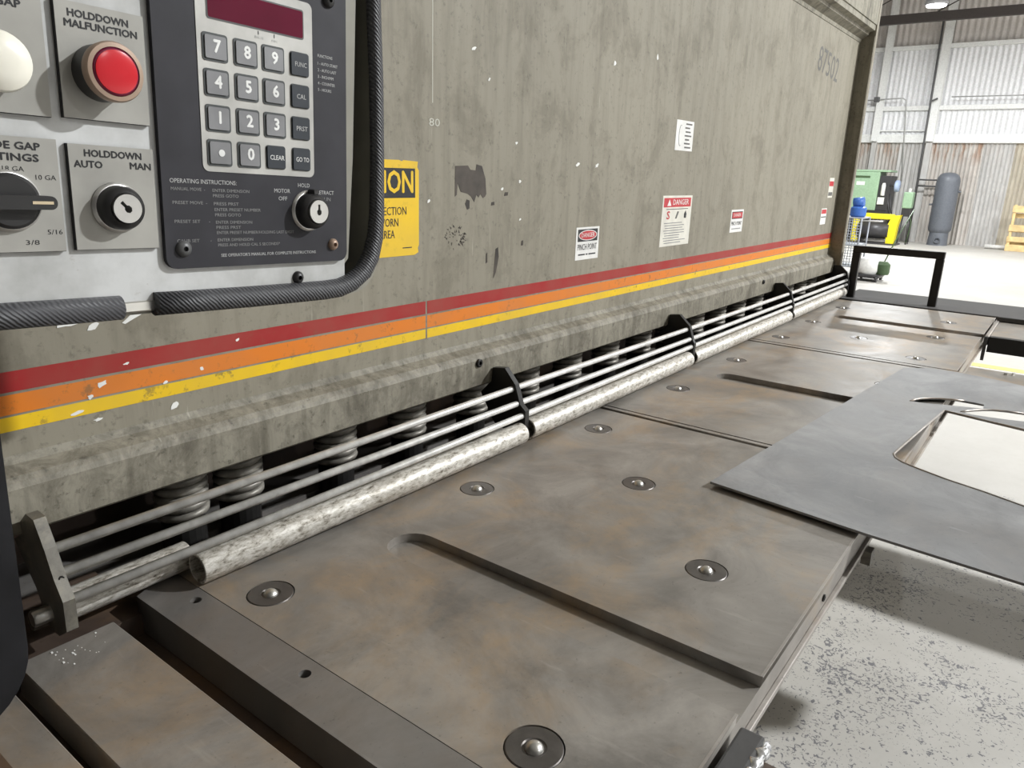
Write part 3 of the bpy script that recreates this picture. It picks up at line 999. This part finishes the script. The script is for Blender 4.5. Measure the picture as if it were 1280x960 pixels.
# front arms of the table
arm = empty('near_support_arm', (0, 0, 0))
arm.name = 'support_arm'
MB().box(0.412, 0.612, 0.143, 0.1675, TZ - 0.045, TZ - 0.006, 0.003).build('cross_bar', 'dark_plate', arm)
wpts = [(0.415 + 0.191 * k / 40, 0.1405 + 0.0016 * math.sin(k * 2.1), TZ - 0.012 + 0.0012 * math.sin(k * 1.7)) for k in range(41)]
MB().tube(wpts, [0.0058 + 0.0016 * math.sin(k * 1.9) for k in range(41)], 8).build('weld_bead', 'weld_metal', arm)
MB().box(0.414, 0.595, -0.30, 0.138, TZ - 0.035, TZ - 0.018, 0.002).build('arm_plate', 'rust_brown', arm)
MB().box(0.43, 0.55, -0.30, 0.136, TZ - 0.16, TZ - 0.036).build('arm_beam', 'rust_brown', arm)
tag(arm, 'rusty support arm welded to the table front with a shiny bead', 'support arm')

a2 = empty('support_arm', (0, 0, 0))
MB().box(2.28, 2.435, -0.40, 0.176, TZ - 0.010, TZ - 0.001, 0.001, 1).build('arm_plate', 'table_steel', a2)
MB().box(2.30, 2.415, -0.40, 0.174, TZ - 0.075, TZ - 0.0105).build('arm_beam', 'black_steel', a2)
tag(a2, 'brown support arm reaching out just beyond the cut sheet', 'support arm')

a3 = empty('support_arm', (0, 0, 0))
MB().box(3.005, 3.40, -0.95, 0.1755, TZ - 0.010, TZ - 0.001, 0.001, 1).build('arm_plate', 'table_steel', a3)
MB().box(2.975, 3.005, -0.95, 0.1755, TZ - 0.052, TZ + 0.001, 0.001, 1).build('side_rail', 'black_steel', a3)
MB().box(3.36, 3.40, -0.95, 0.185, TZ - 0.0005, TZ + 0.018, 0.002, 1).build('back_rail', 'dark_plate', a3)
MB().box(2.98, 3.40, 0.176, 0.1885, TZ - 0.03, TZ + 0.003, 0.002, 1).build('end_strip', 'edge_steel', a3)
MB().prism([(2.962, 0.852), (2.975, 0.852), (2.975, 0.79), (2.970, 0.768), (2.960, 0.80)], 'y', 0.178, 0.188).build('hanging_tab', 'dark_plate', a3)
MB().box(3.1, 3.25, -0.95, -0.88, 0.0, TZ - 0.0105).build('leg', 'black_steel', a3)
tag(a3, 'wide support arm with a black side rail at the table end', 'support arm')
for i, (x, y) in enumerate(((3.20, 0.075), (3.23, 0.060), (3.21, 0.03))):
    o = MB().prism(blob(0, 0, 0.010, 0.005, 6, 40 + i), 'z', 0, 0.006).build('metal_chip', 'bright_steel', None, (x, y, TZ - 0.001))
    tag(o, 'bright scrap of metal lying on the wide support arm', 'scrap', 'metal scraps on the wide arm')
for i, (x, y) in enumerate(((2.40, 0.085), (2.41, 0.068))):
    o = MB().prism(blob(0, 0, 0.007, 0.005, 6, 50 + i), 'z', 0, 0.006).build('metal_chip', 'bright_steel', None, (x, y, TZ - 0.001))
    tag(o, 'bright scrap of metal lying on the arm beyond the cut sheet', 'scrap', 'metal scraps on the narrow arm')

# dark beam and tube frame behind the table
bm_ = empty('dark_steel_beam', (3.70, 0, 0))
MB().box(-0.195, 0.18, -1.3, 0.80, TZ - 0.05, TZ - 0.002, 0.002, 1).build('beam_plate', 'dark_plate', bm_)
for y in (-1.2, 0.7):
    MB().box(-0.06, 0.06, y, y + 0.08, 0.0, TZ - 0.05).build('leg', 'black_steel', bm_)
tag(bm_, 'wide dark steel plate running behind the table end', 'plate')
fr = empty('tube_frame', (3.575, 0, TZ - 0.002))
MB().box(-0.014, 0.014, 0.752, 0.784, 0.0, 0.200, 0.002, 1).build('post', 'black_steel', fr)
MB().box(-0.014, 0.014, 0.424, 0.456, 0.0, 0.200, 0.002, 1).build('post', 'black_steel', fr)
MB().box(-0.014, 0.014, 0.424, 0.784, 0.2002, 0.2300, 0.002, 1).build('cross_bar', 'black_steel', fr)
tag(fr, 'black square tube frame standing on the dark plate', 'frame')

# ---- the cut sheet lying on the table
outer = [(1.117, 0.411), (1.089, 0.159), (1.068, -0.16), (1.05, -0.42), (2.20, -0.50), (2.245, 0.03), (2.270, 0.10), (2.285, 0.19), (2.280, 0.25), (2.235, 0.312)]
hole = [(1.859, 0.164), (1.660, 0.182), (1.477, 0.197), (1.455, 0.190), (1.439, 0.175), (1.422, 0.144), (1.401, 0.097), (1.384, 0.042), (1.361, -0.015), (1.355, -0.080), (1.362, -0.16), (1.40, -0.24), (1.46, -0.30), (1.58, -0.34), (1.70, -0.34), (1.78, -0.30), (1.790, -0.15), (1.825, 0.011)]
cres1 = [(1.885, 0.238), (1.912, 0.231), (1.929, 0.223), (1.947, 0.206), (1.961, 0.188), (1.974, 0.163), (1.981, 0.139), (1.981, 0.118), (1.977, 0.098), (1.938, 0.096), (1.932, 0.115), (1.924, 0.133), (1.909, 0.171), (1.892, 0.205)]
cres2 = [(1.873, 0.133), (1.894, 0.123), (1.912, 0.111), (1.930, 0.096), (1.945, 0.079), (1.957, 0.050), (1.962, 0.019), (1.962, -0.03), (1.950, -0.09), (1.90, -0.10), (1.898, -0.04), (1.891, 0.015), (1.880, 0.05), (1.873, 0.079), (1.868, 0.112)]
me = plate_with_holes([outer, hole, cres1, cres2], 0.0, 0.004)
sh = link('cut_steel_sheet', me, 'sheet_steel', None, (0, 0, TZ + 0.0058))
tag(sh, 'grey steel sheet with a curved opening cut out, overhanging the table front', 'sheet')
rim = [(x, y, 0.0035) for x, y in hole]
MB().tube(rim + [rim[0]], 0.0022, 6).build('cut_rim', 'edge_steel', sh)
MB().tube([(x, y, 0.0035) for x, y in cres1[:7]], 0.0022, 6).build('cut_rim', 'edge_steel', sh)
MB().tube([(x, y, 0.0035) for x, y in cres2[:7]], 0.0022, 6).build('cut_rim', 'edge_steel', sh)

# ================================================================== CONTROL BOX
TH = 0.034
cb = empty('control_box', (0.3364, 0.54, 1.4304), (0, TH, 0))
tag(cb, 'grey control box with keypad, key switches and red pilot lamp, edged with black hose', 'control box')
K = 0.001


def panel_poly(name, pts, y0, y1, mat, parent=cb):
    return MB().prism(pts, 'y', y0, y1).build(name, mat, parent)


MB().box(-0.345, 0.135, 0.022, 0.11, -0.186, 0.30).build('enclosure', 'box_olive', cb)
MB().box(0.135, 0.172, 0.104, 0.11, -0.186, 0.30).build('side_channel', 'box_olive', cb)
ro, ri = rrect(-0.345, 0.172, -0.194, 0.30, 0.035), rrect(-0.341, 0.165, -0.1868, 0.296, 0.030)
me = plate_with_holes([ro, ri], -0.104, -0.004)
me.transform(FRONT)
link('edge_rim', me, 'box_olive', cb)
panel_poly('front_plate', rrect(-0.340, 0.1265, -0.1835, 0.300, 0.004), 0.0, 0.016, 'box_grey')
panel_poly('side_strip', [(0.1265, -0.1665), (0.1325, -0.160), (0.1385, -0.07), (0.1425, 0.07), (0.1425, 0.300), (0.1265, 0.300)], 0.002, 0.016, 'box_olive')

# black hose pushed over the rim, with a gap in the bottom run
corner = [(0.100, -0.1875), (0.118, -0.1865), (0.134, -0.1820), (0.148, -0.1730), (0.158, -0.1590), (0.1635, -0.141), (0.1655, -0.120)]
run = [(-0.0565, -0.1865), (-0.02, -0.187), (0.03, -0.1875), (0.07, -0.1875)] + corner + [(0.1657, -0.07), (0.1640, 0.0), (0.1610, 0.05), (0.158, 0.12), (0.156, 0.30)]
MB().tube([(x, -0.001, z) for x, z in run], [0.0088] * 8 + [0.0084, 0.0078, 0.0072] + [0.0066] * 5, 16).build('edge_hose', 'hose_rubber', cb)
MB().tube([(-0.345, -0.001, -0.1845), (-0.25, -0.001, -0.185), (-0.16, -0.001, -0.186), (-0.0815, -0.001, -0.187)], 0.0088, 16).build('edge_hose', 'hose_rubber', cb)
MB().box(-0.0825, -0.0555, -0.001, 0.02, -0.1915, -0.1835, 0.001, 1).build('bare_rim', 'bright_steel', cb)
MB().tube([(-0.20, 0.11, 0.2), (-0.20, 0.338, 0.2)], 0.03, 16).build('mounting_arm', 'box_olive', cb)
# added rounded tabs imitating the shadow blobs below the lower edge
for u in (-0.066, -0.155):
    MB().prism(rrect(u - 0.012, u + 0.012, -0.262, -0.17, 0.0115), 'y', 0.330, 0.338).build('shadow_tab', 'olive_face', cb)
    MB().box(u - 0.008, u + 0.008, 0.10, 0.332, -0.18, -0.172).build('shadow_tab_bracket', 'box_olive', cb)
# black shroud hanging under the box
MB().prism(rrect(-0.42, -0.1625, -0.484, -0.17, 0.055, 8), 'y', 0.008, 0.060).build('lower_shroud', 'rubber_black', cb)
sh_ = cb.children[-1]
mod = sh_.modifiers.new('bevel', 'BEVEL')
mod.width = 0.006
mod.segments = 3

# --- legend plates
def legend_plate(u0, u1, w0, w1):
    p = MB().box(u0 * K, u1 * K, -0.0034, 0.0, w0 * K, w1 * K).build('legend_plate', 'legend_black', cb)
    MB().box((u0 + 0.35) * K, u1 * K, -0.0040, -0.0034, (w0 + 0.35) * K, w1 * K).build('plate_face', 'legend_grey', p)
    return p


PF = -0.0041
lp1 = legend_plate(-108.5, -52.0, -60.3, 10.5)
lettering(lp1, 'HOLDDOWN', -81.5 * K, 3.6 * K, PF, 4.3 * K, 38 * K, bold=0.00022)
lettering(lp1, 'MALFUNCTION', -80.0 * K, -2.6 * K, PF, 4.3 * K, 46 * K, bold=0.00022)
lp2 = legend_plate(-108.3, -51.4, -145.2, -76.0)
lettering(lp2, 'HOLDDOWN', -79.0 * K, -81.6 * K, PF, 4.3 * K, 38 * K, bold=0.00022)
lettering(lp2, 'AUTO', -96.0 * K, -88.8 * K, PF, 4.3 * K, 18 * K, bold=0.00022)
lettering(lp2, 'MAN', -61.0 * K, -88.3 * K, PF, 4.3 * K, 14.5 * K, bold=0.00022)
lp0 = legend_plate(-172.0, -115.6, -61.2, 8.0)
lettering(lp0, 'GAP', -134.0 * K, 2.2 * K, PF, 4.3 * K, 14 * K, bold=0.00022)
lp3 = legend_plate(-171.0, -114.7, -145.6, -74.4)
lettering(lp3, 'BLADE GAP', -124.6 * K, -80.0 * K, PF, 4.3 * K, 39 * K, align='RIGHT', bold=0.00022)
lettering(lp3, 'SETTINGS', -126.0 * K, -87.0 * K, PF, 4.3 * K, 36 * K, align='RIGHT', bold=0.00022)
for s, u, wv_, wd in (('18 GA', -141.0, -94.0, 12), ('10 GA', -122.8, -98.6, 12), ('5/16', -120.6, -133.0, 9), ('3/8', -134.5, -139.5, 8)):
    lettering(lp3, s, u * K, wv_ * K, PF, 3.0 * K, wd * K)

# --- pilot lamp
def at(u, w_):
    return (u * K, 0.0, w_ * K)


pl = MB().lathe([(0.0178, 0.004), (0.0178, 0.0185), (0.0182, 0.0190), (0.0182, 0.0200)], at(-83.5, -30.3), 'y', 32).build('pilot_lamp', 'bezel_black', cb, smooth=True)
tag(pl, 'red round pilot lamp in a worn tan bezel')
MB().lathe([(0.0184, 0.0198), (0.0186, 0.0245), (0.0176, 0.0265), (0.0150, 0.0268), (0.0146, 0.0240)], at(-83.5, -30.3), 'y', 36).build('bezel', 'bezel_tan', pl, smooth=True)
MB().lathe([(0.0146, 0.0235), (0.0146, 0.0262), (0.0138, 0.0270)], at(-83.5, -30.3), 'y', 32).build('lens_rim', 'lens_rim', pl, smooth=True)
MB().lathe([(0.0134, 0.0250), (0.0132, 0.0276), (0.0110, 0.0281), (0.0040, 0.0284)], at(-83.5, -30.3), 'y', 32).build('lens', 'lens_red', pl, smooth=True)

# --- white mushroom button
wb = MB().lathe([(0.0165, 0.004), (0.0165, 0.0075), (0.0135, 0.0085), (0.0135, 0.012)], at(-146.5, -33.0), 'y', 32).build('push_button', 'bezel_black', cb, smooth=True)
tag(wb, 'white domed push button')
MB().lathe([(0.0150, 0.0110), (0.0172, 0.0135), (0.0176, 0.0170), (0.0165, 0.0205), (0.0130, 0.0230), (0.0070, 0.0245), (0.0010, 0.0248)], at(-146.5, -33.0), 'y', 36).build('dome', 'button_white', wb, smooth=True)

# --- key switch on the hold-down plate
def key_switch(u, w_, hole_rot, label):
    k = MB().lathe([(0.0172, 0.004), (0.0172, 0.0052), (0.0160, 0.0064), (0.0150, 0.0068)], at(u, w_), 'y', 36).build('key_switch', 'lock_steel', cb, smooth=True)
    tag(k, label)
    MB().lathe([(0.0150, 0.0064), (0.0148, 0.0130), (0.0135, 0.0160), (0.0108, 0.0178), (0.0100, 0.0172), (0.0100, 0.0080)], at(u, w_), 'y', 36).build('collar', 'bezel_black', k, smooth=True)
    c, s = math.cos(hole_rot), math.sin(hole_rot)
    pts = [(-0.0011, 0.0060), (0.0011, 0.0060), (0.0011, 0.0018), (0.0022, 0.0010), (0.0024, -0.0012), (0.0010, -0.0030), (-0.0010, -0.0030), (-0.0024, -0.0012), (-0.0022, 0.0010), (-0.0011, 0.0018)]
    me = plate_with_holes([circle(u * K, w_ * K, 0.0096), [(u * K + x * c - z * s, w_ * K + x * s + z * c) for x, z in pts]], 0.0085, 0.0197)
    me.transform(FRONT)
    link('lock_face', me, 'lock_steel', k)      # the keyhole is cut through it
    return k


ks1 = key_switch(-79.5, -116.5, 0.75, 'black key switch on the hold-down plate')
ks2 = key_switch(82.5, -116.8, 0.0, 'black key switch on the dark keypad panel')
MB().box(0.0805, 0.0865, -0.0150, -0.006, -0.1035, -0.0985, 0.001, 1).build('index_lug', 'bezel_black', ks2)

# --- rotary selector
rk = MB().lathe([(0.0190, 0.004), (0.0190, 0.0055), (0.0178, 0.0065), (0.0172, 0.0068)], at(-146.0, -113.5), 'y', 36).build('selector_knob', 'lock_steel', cb, smooth=True)
tag(rk, 'black rotary selector knob with a pale pointer line')
MB().lathe([(0.0172, 0.0060), (0.0170, 0.0090), (0.0150, 0.0105)], at(-146.0, -113.5), 'y', 36).build('knob_disc', 'bezel_black', rk, smooth=True)
MB().prism(rrect(-0.1690, -0.1230, -0.1180, -0.1095, 0.0040), 'y', -0.0185, -0.0095).build('pointer_bar', 'bezel_black', rk)
MB().box(-0.1375, -0.1255, -0.0188, -0.0180, -0.1146, -0.1128).build('pointer_line', 'knob_line', rk)

# --- dark keypad panel
kp = panel_poly('keypad_panel', rrect(-0.0467, 0.1255, -0.1610, 0.0950, 0.0085), -0.0045, 0.0, 'panel_black')
tag(kp, 'dark keypad panel with silver key field')
panel_poly('key_field', rrect(-0.0138, 0.0893, -0.0886, 0.0480, 0.0050), -0.0050, -0.0045, 'keypad_silver', kp)
KF = -0.0050
panel_poly('display_frame', rrect(-0.0052, 0.0806, 0.0192, 0.0415, 0.0020), KF - 0.0004, KF, 'display_frame', kp)
panel_poly('display_window', rrect(-0.0042, 0.0796, 0.0203, 0.0404, 0.0015), KF - 0.0006, KF - 0.0004, 'display_red', kp)
lettering(kp, 'INCH', 38.5 * K, 13.6 * K, KF - 0.0001, 1.9 * K, 7.5 * K, 'print_mid')
lettering(kp, 'MM', 52.5 * K, 13.4 * K, KF - 0.0001, 1.9 * K, 5 * K, 'print_mid')
for u in (38.0, 52.4):
    MB().box((u - 0.25) * K, (u + 0.25) * K, KF - 0.0003, KF, 15.8 * K, 18.3 * K).build('tick', 'print_black', kp)

rows = [0.0, -24.7, -49.8, -74.6]
colsu = [0.4, 25.9, 50.6, 75.7]
keys = [['7', '8', '9', 'FUNC'], ['4', '5', '6', 'CAL'], ['1', '2', '3', 'PRST'], ['.', '0', 'CLEAR', 'GO TO']]
for r_, row in enumerate(keys):
    for c_, s in enumerate(row):
        u, w_ = colsu[c_], rows[r_]
        dark = len(s) > 1
        hw, hh = (9.2, 9.2) if dark else (10.3, 9.7)
        k = panel_poly('key', rrect((u - hw) * K, (u + hw) * K, (w_ - hh) * K, (w_ + hh) * K, 0.0022, 4), KF - 0.0006, KF, 'key_rim', cb)
        d = 0.7 if dark else 1.7
        panel_poly('key_cap', rrect((u - hw + d) * K, (u + hw - d) * K, (w_ - hh + d) * K, (w_ + hh - d) * K, 0.0014, 4), KF - 0.0016, KF - 0.0006, 'key_dark' if dark else 'key_grey', k)
        yy = KF - 0.0017
        if s == '.':
            MB().lathe([(0.0026, 0.0), (0.0026, 0.0002)], ((u + 0.8) * K, yy, w_ * K), 'y', 20).build('key_legend', 'print_white', k)
        elif dark:
            lettering(k, s, (u + 0.6) * K, (w_ - 0.3) * K, yy, 3.6 * K, {'FUNC': 11.5, 'CAL': 9, 'PRST': 11, 'CLEAR': 13.5, 'GO TO': 13}[s] * K, 'print_white' if s in ('CLEAR', 'GO TO') else 'print_mid', name='key_legend')
        else:
            lettering(k, s, (u + 0.8) * K, (w_ + 0.4) * K, yy, 8.4 * K, None, 'print_white', name='key_legend', bold=0.00042)

PB = -0.0046
lettering(kp, 'OPERATING INSTRUCTIONS:', -40.5 * K, -96.6 * K, PB, 3.1 * K, 54.5 * K, 'print_mid', 'LEFT')
lines = [(-40.0, -102.3, 'MANUAL MOVE  -', 27.0, 'print_faded'), (-6.8, -102.6, 'ENTER DIMENSION', 32, 'print_faded'), (-6.6, -106.6, 'PRESS GOTO', 22.0, 'print_faded'),
         (-39.3, -112.2, 'PRESET MOVE  -', 27.5, 'print_faded'), (-6.2, -112.6, 'PRESS PRST', 21.5, 'print_faded'), (-5.8, -117.0, 'ENTER PRESET NUMBER', 41, 'print_faded'), (-5.6, -121.0, 'PRESS GOTO', 22.5, 'print_faded'),
         (-38.6, -126.0, 'PRESET SET      -', 28.5, 'print_faded'), (-5.2, -126.6, 'ENTER DIMENSION', 32, 'print_faded'), (-5.0, -130.6, 'PRESS PRST', 21.5, 'print_faded'), (-4.8, -134.6, 'ENTER PRESET NUMBER/HOLDING LAST DIGIT', 72, 'print_faded'),
         (-37.6, -140.4, 'CALIB SET        -', 28, 'print_faded'), (-4.4, -140.2, 'ENTER DIMENSION', 31.5, 'print_faded'), (-4.2, -144.2, 'PRESS AND HOLD CAL 5 SECONDS*', 57, 'print_faded'),
         (-1.6, -151.6, '', 0, '')]
for u, w_, s, wd, mt in lines:
    if s:
        lettering(kp, s, u * K, w_ * K, PB, 2.3 * K, wd * K, mt, 'LEFT')
lettering(kp, "SEE OPERATOR'S MANUAL FOR COMPLETE INSTRUCTIONS", -2.0 * K, -152.2 * K, PB, 2.4 * K, 92 * K, 'print_mid', 'LEFT')
lettering(kp, 'MOTOR', 56.5 * K, -101.0 * K, PB, 3.2 * K, 15.5 * K, 'print_mid')
lettering(kp, 'OFF', 57.0 * K, -107.2 * K, PB, 3.2 * K, 8.5 * K, 'print_mid')
lettering(kp, 'HOLD', 78.5 * K, -95.8 * K, PB, 3.2 * K, 12.0 * K, 'print_mid')
lettering(kp, 'RETRACT', 101.5 * K, -101.2 * K, PB, 3.2 * K, 18.5 * K, 'print_mid')
lettering(kp, 'RUN', 102.0 * K, -106.8 * K, PB, 3.2 * K, 10 * K, 'print_faded')
for i, s in enumerate(('FUNCTIONS', '1 - AUTO START', '2 - AUTO LAST', '3 - INCH/MM', '4 - COUNTER', '5 - HOURS')):
    lettering(kp, s, 95.0 * K, (10.0 - i * 5.15 - (0.8 if i else 0)) * K, PB, 2.3 * K, (15.5, 21, 19.5, 16.5, 18, 14)[i] * K, 'print_mid', 'LEFT')


def screw(u, w_, mat, r=6.2, y=0.0045):
    s = MB().lathe([(r * K, y), (r * K * 0.98, y + 0.0012), (r * K * 0.75, y + 0.0030), (r * K * 0.45, y + 0.0038), (0.0019, y + 0.0040), (0.0019, y + 0.0006)], at(u, w_), 'y', 20).build('panel_screw', mat, cb, smooth=True)


screw(-33.0, -146.0, 'display_frame')
screw(109.0, -146.0, 'bezel_tan', 5.2)
screw(106.5, 54.5, 'bezel_black', 6.0)
screw(73.5, -174.3, 'bezel_black', 5.6, 0.0)
screw(-33.0, 80.0, 'display_frame')

# ================================================================== BACKGROUND THINGS
# grey air tank
tk = empty('air_tank', (19.7, 2.56, 0))
prof = [(0.14, 0.27), (0.20, 0.29), (0.235, 0.34), (0.240, 0.40), (0.240, 1.42), (0.225, 1.50), (0.18, 1.57), (0.10, 1.605), (0.02, 1.615)]
MB().lathe(prof, (0, 0, 0), 'z', 28).build('tank_shell', 'tank_grey', tk, smooth=True)
MB().lathe([(0.215, 0.0), (0.21, 0.02), (0.195, 0.28), (0.19, 0.32)], (0, 0, 0), 'z', 28).build('skirt', 'tank_grey', tk, smooth=True)
MB().lathe([(0.065, 0.05), (0.065, -0.02), (0.050, -0.02), (0.050, 0.03)], (-0.225, -0.02, 0.12), 'x', 20).build('hand_hole', 'tank_grey', tk)
MB().tube([(-0.02, 0.23, 0.9), (-0.02, 0.30, 0.9)], 0.02, 8).build('port', 'tank_grey', tk)
MB().tube([(-0.02, -0.23, 1.2), (-0.02, -0.29, 1.2)], 0.02, 8).build('port', 'tank_grey', tk)
MB().tube([(-0.02, 0.20, 1.44), (0.20, 0.30, 1.44)], 0.018, 8).build('inlet', 'pipe_black', tk)
tag(tk, 'tall dark grey air tank standing by the rusty wall', 'tank')

# green compressor
cp = empty('air_compressor', (19.4, 4.05, 0))
MB().box(-0.35, 0.35, -0.18, 0.55, 0.72, 1.58, 0.015).build('cabinet', 'comp_green', cp)
MB().box(-0.30, 0.35, -0.42, -0.18, 0.72, 1.50, 0.01).build('control_bay', 'drum_black', cp)
MB().box(-0.36, 0.36, -0.40, 0.56, 1.5802, 1.625, 0.01).build('lid', 'comp_green', cp)
MB().box(-0.33, -0.30, -0.34, -0.20, 0.86, 1.02, 0.005).build('control_box', 'white_plastic', cp)
MB().lathe([(0.04, 1.06), (0.045, 1.08), (0.045, 1.28), (0.03, 1.34)], (-0.33, -0.29, 0), 'z', 14).build('filter', 'white_plastic', cp, smooth=True)
MB().box(-0.353, -0.348, 0.12, 0.30, 1.28, 1.36, 0.0).build('badge', 'white_plastic', cp)
MB().box(-0.353, -0.348, 0.02, 0.34, 1.44, 1.49, 0.0).build('lettering_strip', 'hose_green', cp)
MB().box(-0.36, 0.36, -0.42, 0.56, 0.66, 0.72).build('skid', 'drum_black', cp)
MB().tube([(-0.0, 0.05, 0.34), (-0.0, 0.5, 0.34)], 0.30, 20).build('receiver', 'drum_black', cp)
for y in (0.05, 0.42):
    MB().box(-0.2, 0.2, y, y + 0.06, 0.0, 0.10).build('foot', 'drum_black', cp)
MB().lathe([(0.11, 0.0), (0.13, 0.02), (0.13, 0.08), (0.10, 0.1)], (-0.30, -0.52, 1.28), 'y', 18).build('gauge_pod', 'gauge_blue', cp, smooth=True)
MB().tube([(-0.3, -0.42, 1.30), (-0.3, -0.52, 1.29)], 0.03, 8).build('gauge_pipe', 'drum_black', cp)
for dy in (0, 0.05):
    MB().tube([(-0.25, -0.38 - dy, 1.1), (-0.28, -0.45 - dy, 0.8), (-0.25, -0.52 - dy, 0.55), (-0.2, -0.45, 0.4)], 0.018, 8).build('hose', 'drum_black', cp)
tag(cp, 'pale green air compressor with a black control bay', 'compressor')

dr = empty('air_dryer', (19.2, 3.22, 0))
MB().box(-0.12, 0.12, -0.10, 0.10, 0.80, 1.16, 0.02).build('cabinet', 'comp_green', dr)
MB().lathe([(0.03, 1.16), (0.03, 1.24)], (0, 0, 0), 'z', 10).build('cap', 'white_plastic', dr)
MB().box(-0.10, 0.10, -0.09, 0.09, 0.62, 0.80).build('motor', 'drum_black', dr)
for a, b in ((-0.08, -0.07), (-0.08, 0.07), (0.08, -0.07), (0.08, 0.07)):
    MB().tube([(a, b, 0.62), (a * 1.4, b * 1.6, 0.0)], 0.012, 6).build('leg', 'drum_black', dr)
MB().tube([(-0.1, -0.10, 0.62), (-0.16, -0.16, 0.5), (-0.16, -0.14, 0.2), (-0.1, -0.1, 0.0)], 0.012, 6).build('hose', 'hose_green', dr)
tag(dr, 'small pale green cabinet on thin legs right of the compressor', 'dryer')

# yellow stand with a black roll
yl = empty('yellow_roll_stand', (18.7, 3.66, 0))
MB().prism([(-0.38, 0.03), (-0.22, 0.03), (-0.20, 0.42), (-0.28, 0.64), (-0.44, 0.66), (-0.40, 0.42)], 'x', -0.12, 0.12).build('side_plate', 'bright_yellow', yl)
MB().box(-0.10, 0.10, -0.30, 0.46, 0.55, 0.67, 0.02).build('top_rail', 'bright_yellow', yl)
MB().box(-0.12, 0.12, 0.40, 0.52, 0.03, 0.62, 0.01).build('side_plate', 'bright_yellow', yl)
MB().tube([(0, -0.24, 0.30), (0, 0.42, 0.30)], 0.185, 28).build('roll', 'drum_black', yl)
MB().box(-0.25, 0.25, -0.46, 0.54, 0.0, 0.03).build('base', 'drum_black', yl)
tag(yl, 'yellow steel stand holding a black roll', 'stand')

# wire cart with a blue motor on top
ct = empty('wire_cart', (12.0, 2.66, 0))
for a, b in ((-0.25, -0.13), (-0.25, 0.2), (0.25, -0.13), (0.25, 0.2)):
    MB().tube([(a, b, 0.06), (a, b, 0.84)], 0.012, 6).build('post', 'wire_grey', ct)
    MB().tube([(a, b - 0.015, 0.05), (a, b + 0.015, 0.05)], 0.05, 12).build('wheel', 'drum_black', ct)
for z in (0.14, 0.45, 0.84):
    MB().box(-0.26, 0.26, -0.14, 0.21, z - 0.01, z + 0.01, 0.003, 1).build('shelf', 'wire_grey', ct)
mesh = MB()
for k in range(9):
    mesh.tube([(-0.25, -0.12 + 0.038 * k, 0.15), (-0.25, -0.12 + 0.038 * k, 0.83)], 0.005, 4)
for k in range(17):
    mesh.tube([(-0.25, -0.13, 0.17 + 0.04 * k), (-0.25, 0.20, 0.17 + 0.04 * k)], 0.005, 4)
mesh.build('mesh_panel', 'wire_grey', ct)
MB().tube([(-0.27, -0.15, 0.81), (-0.3, -0.42, 0.82)], 0.012, 6).build('push_handle', 'white_plastic', ct)
tag(ct, 'grey wire mesh cart behind the end of the shear', 'cart')
bb = empty('blue_pump', (11.95, 2.60, 0.851))
MB().lathe([(0.09, 0.0), (0.11, 0.02), (0.11, 0.13), (0.08, 0.15)], (0, 0.04, 0), 'z', 16).build('tub', 'plastic_blue', bb, smooth=True)
MB().tube([(0, -0.02, 0.22), (0, 0.12, 0.20)], 0.07, 14).build('motor', 'plastic_blue', bb)
MB().box(-0.04, 0.04, 0.02, 0.08, 0.14, 0.19).build('neck', 'drum_black', bb)
tag(bb, 'blue pump standing on the wire cart', 'pump')
# white floor machine with a thin green handle
fm = empty('floor_machine', (11.5, 2.24, 0))
MB().box(-0.20, 0.22, -0.14, 0.20, 0.05, 0.10, 0.02).build('deck', 'drum_black', fm)
MB().lathe([(0.15, 0.10), (0.175, 0.14), (0.17, 0.24), (0.12, 0.31), (0.03, 0.335)], (0, 0.06, 0), 'z', 20).build('hood', 'white_plastic', fm, smooth=True)
MB().lathe([(0.09, 0.10), (0.10, 0.13), (0.10, 0.24), (0.06, 0.28)], (0, -0.13, 0), 'z', 14).build('motor', 'hose_green', fm, smooth=True)
for a, b in ((-0.16, -0.10), (-0.16, 0.16), (0.18, -0.10), (0.18, 0.16)):
    MB().tube([(a, b - 0.015, 0.05), (a, b + 0.015, 0.05)], 0.05, 12).build('wheel', 'drum_black', fm)
MB().tube([(0.02, -0.14, 0.27), (0.35, -0.20, 0.62), (0.75, -0.28, 0.98)], 0.010, 6).build('handle', 'hose_green', fm)
tag(fm, 'small white floor machine with a dark base and thin green handle', 'machine')

# pallet leaning on the wall, white pipe
pa = empty('wooden_pallet', (19.55, 0.72, 0.0), (0, 0.0, 0))
for k, z in enumerate((0.04, 0.24, 0.46, 0.86)):
    MB().box(-0.07, -0.05, -0.5, 0.5, z - 0.04, z + (0.10 if k != 1 else 0.07), 0.004, 1).build('board', 'pallet_wood', pa)
for y in (-0.48, -0.02, 0.43):
    MB().box(-0.05, 0.05, y, y + 0.05, 0.0, 0.98, 0.004, 1).build('stringer', 'pallet_wood', pa)
for z in (0.1, 0.4, 0.7):
    MB().box(0.05, 0.07, -0.5, 0.5, z, z + 0.10, 0.004, 1).build('board', 'pallet_wood', pa)
tag(pa, 'pale wooden pallet standing on edge by the rusty wall', 'pallet')
wp = MB().tube([(19.75, 1.62, 0.05), (19.75, 1.1, 0.05)], 0.045, 12).build('white_pipe', 'white_plastic')
tag(wp, 'short white plastic pipe lying on the floor beside the pallet', 'pipe')
